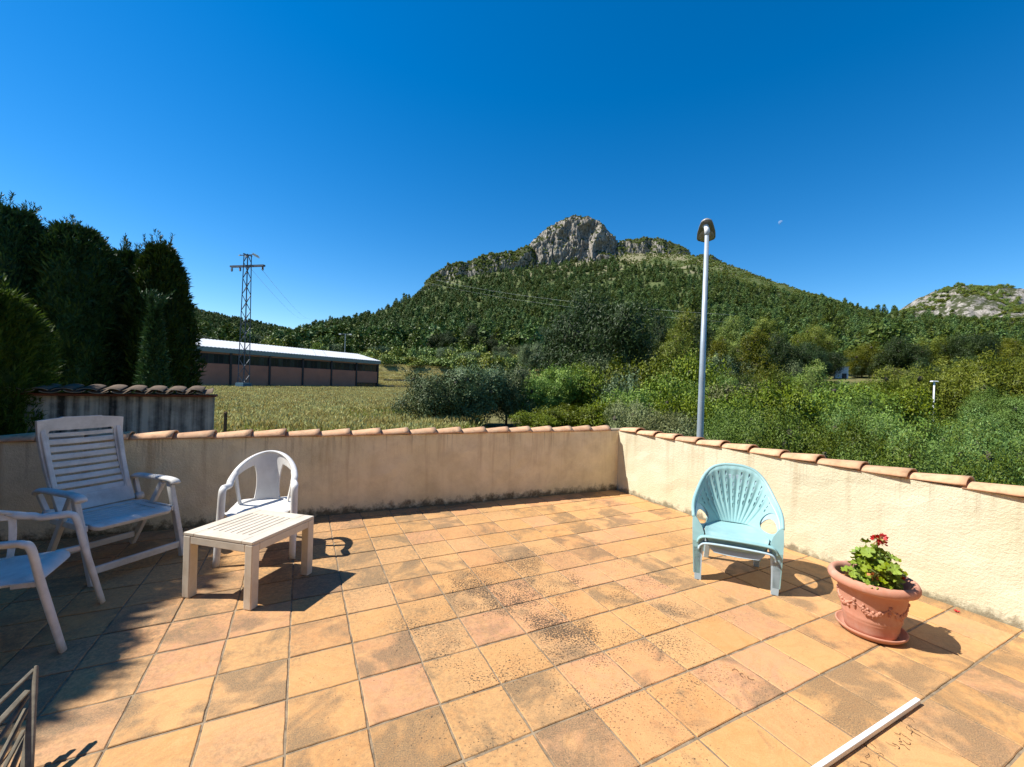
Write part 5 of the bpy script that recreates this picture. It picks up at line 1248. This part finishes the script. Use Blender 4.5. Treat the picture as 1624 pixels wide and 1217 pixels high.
# ------------------------------------------------------------------ flower pot, saucer, geranium
PC = Vector((2.462, 2.80, 0))
sc_o = empty('pot_saucer', PC); sc_o.scale = (.88, .88, 1); tag(sc_o, 'round terracotta saucer under the flower pot', 'saucer')
mb = MB(); mb.lathe([(0, .004), (.16, .004), (.185, .006), (.212, .03), (.216, .042), (.211, .046), (.204, .042), (.186, .018), (.15, .014), (0, .014)], 56); mb.build('dish', 'pot', sc_o, True)
po = empty('flower_pot', PC + Vector((0, 0, .0145))); po.scale = (.87, .87, 1.02); tag(po, 'big terracotta flower pot with thick rolled rim and garland relief', 'flower pot')
prof = [(0, .0), (.150, .0), (.160, .006), (.166, .03), (.172, .075), (.178, .085), (.176, .094), (.183, .102), (.181, .110), (.192, .16), (.206, .235), (.216, .278), (.222, .284), (.226, .293), (.246, .294), (.266, .302), (.275, .318), (.275, .336), (.266, .352), (.248, .360), (.232, .354), (.222, .338), (.216, .30), (.208, .26), (0, .255)]
mb = MB(); mb.lathe(prof[:14], 72); mb.build('body', 'pot', po, True)
mb = MB(); mb.lathe(prof[13:24], 72); mb.build('rim', 'pot', po, True)
mb = MB(); n_ = 40
vs = [(0, 0, .285)]; fs = []
for r_ in (.07, .14, .212):
    for k in range(n_): a = 2 * pi * k / n_; vs.append((r_ * cos(a), r_ * sin(a), .285 + random.gauss(0, .006) - (.012 if r_ > .2 else 0)))
for k in range(n_): fs.append((0, 1 + k, 1 + (k + 1) % n_))
for q in range(2):
    for k in range(n_): a = 1 + q * n_ + k; b_ = 1 + q * n_ + (k + 1) % n_; fs.append((a, a + n_, b_ + n_, b_))
mb.add(vs, fs); so_ = mb.build('soil', 'soil', po, True)
def pot_r(z): return float(np.interp(z, [p[1] for p in prof[4:13]], [p[0] for p in prof[4:13]]))
NG = 6
for g in range(NG):
    a0 = 2 * pi * g / NG + .35; mb = MB(); R = random.Random(g)
    pts = []
    for t in np.linspace(0, 1, 17):
        a = a0 + 2 * pi / NG * t; z = .215 - .05 * sin(pi * t); r_ = pot_r(z) + .002; pts.append((r_ * cos(a), r_ * sin(a), z))
    mb.tube(pts, [.004 + .005 * sin(pi * t) for t in np.linspace(0, 1, 17)], 6)
    for t in np.linspace(.22, .78, 15):                    # fruit and leaves of the garland
        for q in range(3):
            a = a0 + 2 * pi / NG * t + R.gauss(0, .012); z = .215 - .053 * sin(pi * t) + R.gauss(0, .009); r_ = pot_r(z) + .003; s_ = R.uniform(.006, .011)
            c = Vector((r_ * cos(a), r_ * sin(a), z)); mb.tube([c - Vector((0, 0, s_)), c - Vector((0, 0, s_ * .5)), c + Vector((0, 0, s_ * .5)), c + Vector((0, 0, s_))], [s_ * .3, s_, s_, s_ * .3], 6)
    mb.build('garland', 'pot', po, True)
    mb = MB(); a = a0
    for dz, w in ((0, .013), (-.018, .010), (-.034, .012), (-.05, .008)):
        z = .222 + dz; r_ = pot_r(z) + .002; c = Vector((r_ * cos(a), r_ * sin(a), z)); mb.tube([c + Vector((0, 0, -w)), c + Vector((0, 0, -w * .5)), c + Vector((0, 0, w * .5)), c + Vector((0, 0, w))], [w * .3, w, w, w * .3], 7)
    mb.build('boss', 'pot', po, True)
ge = empty('geranium', PC + Vector((-.01, 0, .295)), .4); ge.scale = (1.34, 1.34, 1.22); tag(ge, 'small geranium with crinkled green leaves and red flowers in the pot', 'plant')
R = random.Random(12); leafms = []
def geranium_leaf(seed, mat, rad_=.027):
    rr = random.Random(seed); n_ = 22; vs = [(0, 0, -.004)]
    for q, f in ((.55, .3), (1.0, 1.0)):
        for k in range(n_):
            a = 2 * pi * (k + .5) / n_; notch = .35 if k in (0, n_ - 1) else 1.0
            r_ = rad_ * q * (1 + .13 * cos(a * 7) * f) * (notch if q == 1 else .6 + .4 * notch)
            vs.append((r_ * cos(a), r_ * sin(a), .006 * q * q + .006 * f * sin(a * 7 + rr.random()) + rr.gauss(0, .0012)))
    fs = [(0, 1 + k, 1 + (k + 1) % n_) for k in range(n_)] + [(1 + k, 1 + n_ + k, 1 + n_ + (k + 1) % n_, 1 + (k + 1) % n_) for k in range(n_)]
    me = bpy.data.meshes.new('leaf'); me.from_pydata(vs, [], fs); me.update(); me.polygons.foreach_set('use_smooth', np.ones(len(fs), bool)); me.materials.append(MT[mat]); return me
lm = [geranium_leaf(i, 'gleaf') for i in range(4)]; lw = [geranium_leaf(9, 'wilt', .028)]
stems = MB()
tops = []
for i in range(16):
    a = i * 2.4; q = R.uniform(.02, .12); hgt = R.uniform(.08, .21) * (1.15 - q * 3); p1 = Vector((cos(a) * q, sin(a) * q, hgt)) + Vector((-.02, -.02, 0))
    p0 = Vector((p1.x * .25, p1.y * .25, -.02)); stems.tube([p0, p0.lerp(p1, .5) + Vector((R.gauss(0, .01), R.gauss(0, .01), .01)), p1], [.006, .005, .004], 6); tops.append((p0, p1))
nl = 0
for p0, p1 in tops:
    for k in range(17):
        t = R.uniform(.3, 1.05); c = p0.lerp(p1, t); a = R.uniform(0, 6.28); ln = R.uniform(.015, .055); q = c + Vector((cos(a) * ln, sin(a) * ln, R.uniform(-.005, .03)))
        stems.tube([c, q], [.002, .0016], 4); w = R.random() < .035
        o = bpy.data.objects.new('wilted_leaf' if w else 'leaf', lw[0] if w else lm[nl % 4]); col.objects.link(o); o.parent = ge; nl += 1
        d = Vector((cos(a), sin(a), R.uniform(.5, 1.7))).normalized(); o.rotation_mode = 'QUATERNION'; o.rotation_quaternion = d.to_track_quat('Z', 'Y'); o.location = q; s_ = R.uniform(.65, 1.15); o.scale = (s_, s_, s_)
st_top = Vector((.03, -.01, .265)); stems.tube([(.02, 0, .1), (.035, 0, .22), st_top], [.0035, .003, .0028], 6)
stems.build('stems', 'gstem', ge, True)
def petals(name, c, rad_, n_, mat, L, W):
    rr = np.random.default_rng(n_); d = unit(rr.normal(size=(n_, 3)) + np.array([0, 0, .5])); V, F = leaf_quads(np.array(c) + d * rad_ * .55, unit(d + rr.normal(size=(n_, 3)) * .6), np.full(n_, L), np.full(n_, W), rr)
    obj(name, mesh_np(name, V, F), mat, ge)
petals('flower', st_top + Vector((.03, 0, .0)), .018, 26, 'petal', .022, .02); petals('flower', st_top + Vector((-.04, -.01, .012)), .012, 14, 'petal', .02, .018)
petals('flower', st_top + Vector((.036, 0, -.03)), .016, 18, 'petal', .02, .016); petals('bud_cluster', st_top + Vector((0, 0, -.012)), .03, 60, 'bud', .022, .008)
petals('wilted_flower', Vector((-.10, -.06, .10)), .02, 26, 'wilt', .022, .02); petals('wilted_flower', Vector((.075, -.08, .07)), .018, 18, 'wilt', .02, .018)

# ------------------------------------------------------------------ white profile lying on the tiles, dry twigs
pa, pb2 = Vector((2.15, 2.15, .018)), Vector((1.02, 1.585, .018)); wp = empty('plastic_profile', pa.lerp(pb2, .5)); tag(wp, 'white square plastic profile lying on the tiles at lower right', 'pipe')
mb = MB(); dl = (pb2 - pa) / 2; mb.bar(-dl, dl, .021, .024); mb.build('tube', 'pvc', wp, bevel=.003)
mb = MB(); mb.bar(-dl * 1.002, -dl * 1.0045, .017, .019); mb.build('end_cap', 'galv', wp)
R = random.Random(3); mb = MB()
for i in range(34):
    t = R.uniform(.12, .9); c = pa.lerp(pb2, t) + Vector((.018 + R.random() * .05, -.035 - R.random() * .04, 0)); c.z = .004; a = R.uniform(0, 6.28); pts = [c]
    for k in range(5): a += R.gauss(0, .7); pts.append(pts[-1] + Vector((cos(a), sin(a), R.gauss(0, .12))) * R.uniform(.005, .012))
    for p in pts: p.z = max(p.z, .003)
    mb.tube(pts, R.uniform(.0007, .0014), 4)
p = on_floor(1170, 1066)
for i in range(3):
    a = i * 1.3 + .4; mb.tube([Vector((p.x + i * .018 + cos(a + k * .5) * .006 * k, p.y - i * .02 + sin(a + k * .5) * .006 * k, .004)) for k in range(6)], .0014, 4)
tag(mb.build('dry_litter', 'twig'), 'dark curled bits of dry plant litter on the tiles around the white profile', 'litter', kind='stuff')
def petal_fallen(px, py, mat, lab):
    p = on_floor(px, py); me = geranium_leaf(px, mat, .016); o = obj('fallen_petal', me, None); o.location = (p.x, p.y, .006); tag(o, lab, 'petal')
petal_fallen(1517, 971, 'petal', 'red fallen petal at the foot of the sunlit wall right of the pot')
# ------------------------------------------------------------------ weathered slatted panel in the lower left corner
top = at(58, 1056, 1.76); bot = at(44, 1235, 1.60); low = bot + (bot - top) * .55; low.z = max(low.z, 0.0)
sl_o = empty('garden_trellis', (bot.x, bot.y, 0)); tag(sl_o, 'weathered grey wooden slatted trellis poking into the lower left corner', 'trellis'); org = Vector((bot.x, bot.y, 0))
side = Vector((-.62, -.62, -.1)).normalized()
mb = MB(); mb.bar(low - org, top - org, .042, .02, up=(.5, -.8, 0), w2=.010); mb.build('upright', 'oldwood', sl_o, bevel=.004)
for (x0, y0, x1, y1, w) in ((54, 1062, -60, 1172, .014), (44, 1096, -60, 1208, .02), (44, 1104, -40, 1232, .013), (42, 1124, -30, 1262, .018), (38, 1158, -30, 1290, .013), (40, 1166, -8, 1290, .016), (40, 1196, 4, 1300, .012)):
    a = at(x0, y0, 1.76 - (y0 - 1056) * .0009) - org; b_ = at(x1, y1, 1.47) - org; b_.z = max(b_.z, .006); mb = MB()
    mb.bar(a, b_, w, .012, up=(.4, -.8, .4)); mb.build('slat', 'oldwood', sl_o, bevel=.003)

# ------------------------------------------------------------------ pale daytime moon
k = NT('moon_rock'); nz = k.noise(k.n('TexCoord').outputs['Object'], .09, 4, .6)
MT['moon'] = k.done(k.n('MixShader', i0=.8, i1=k.n('BsdfDiffuse', Color=k.ramp(nz, [(.4, (.45, .5, .56)), (.6, (.8, .82, .85))])), i2=k.n('BsdfTransparent')))
mp_ = at(1238, 354, 3200); mb = MB(); rm = 19; vs = []; fs = []
for i in range(13):
    for j in range(13):
        a = -pi / 2 + pi * i / 12; bth = pi * .5 * j / 12
        vs.append((-rm * cos(a) * (1 - 1.05 * j / 12), -rm * cos(a) * math.sqrt(max(0, 1 - (1 - 1.05 * j / 12) ** 2)), rm * sin(a)))
fs = [(i * 13 + j, i * 13 + j + 1, (i + 1) * 13 + j + 1, (i + 1) * 13 + j) for i in range(12) for j in range(12)]
mb.add(vs, fs); mo = mb.build('moon', 'moon', None, True); mo.location = mp_; mo.rotation_euler = (0, rad(25), 0); tag(mo, 'faint half moon in the blue sky right of the street lamp', 'moon')
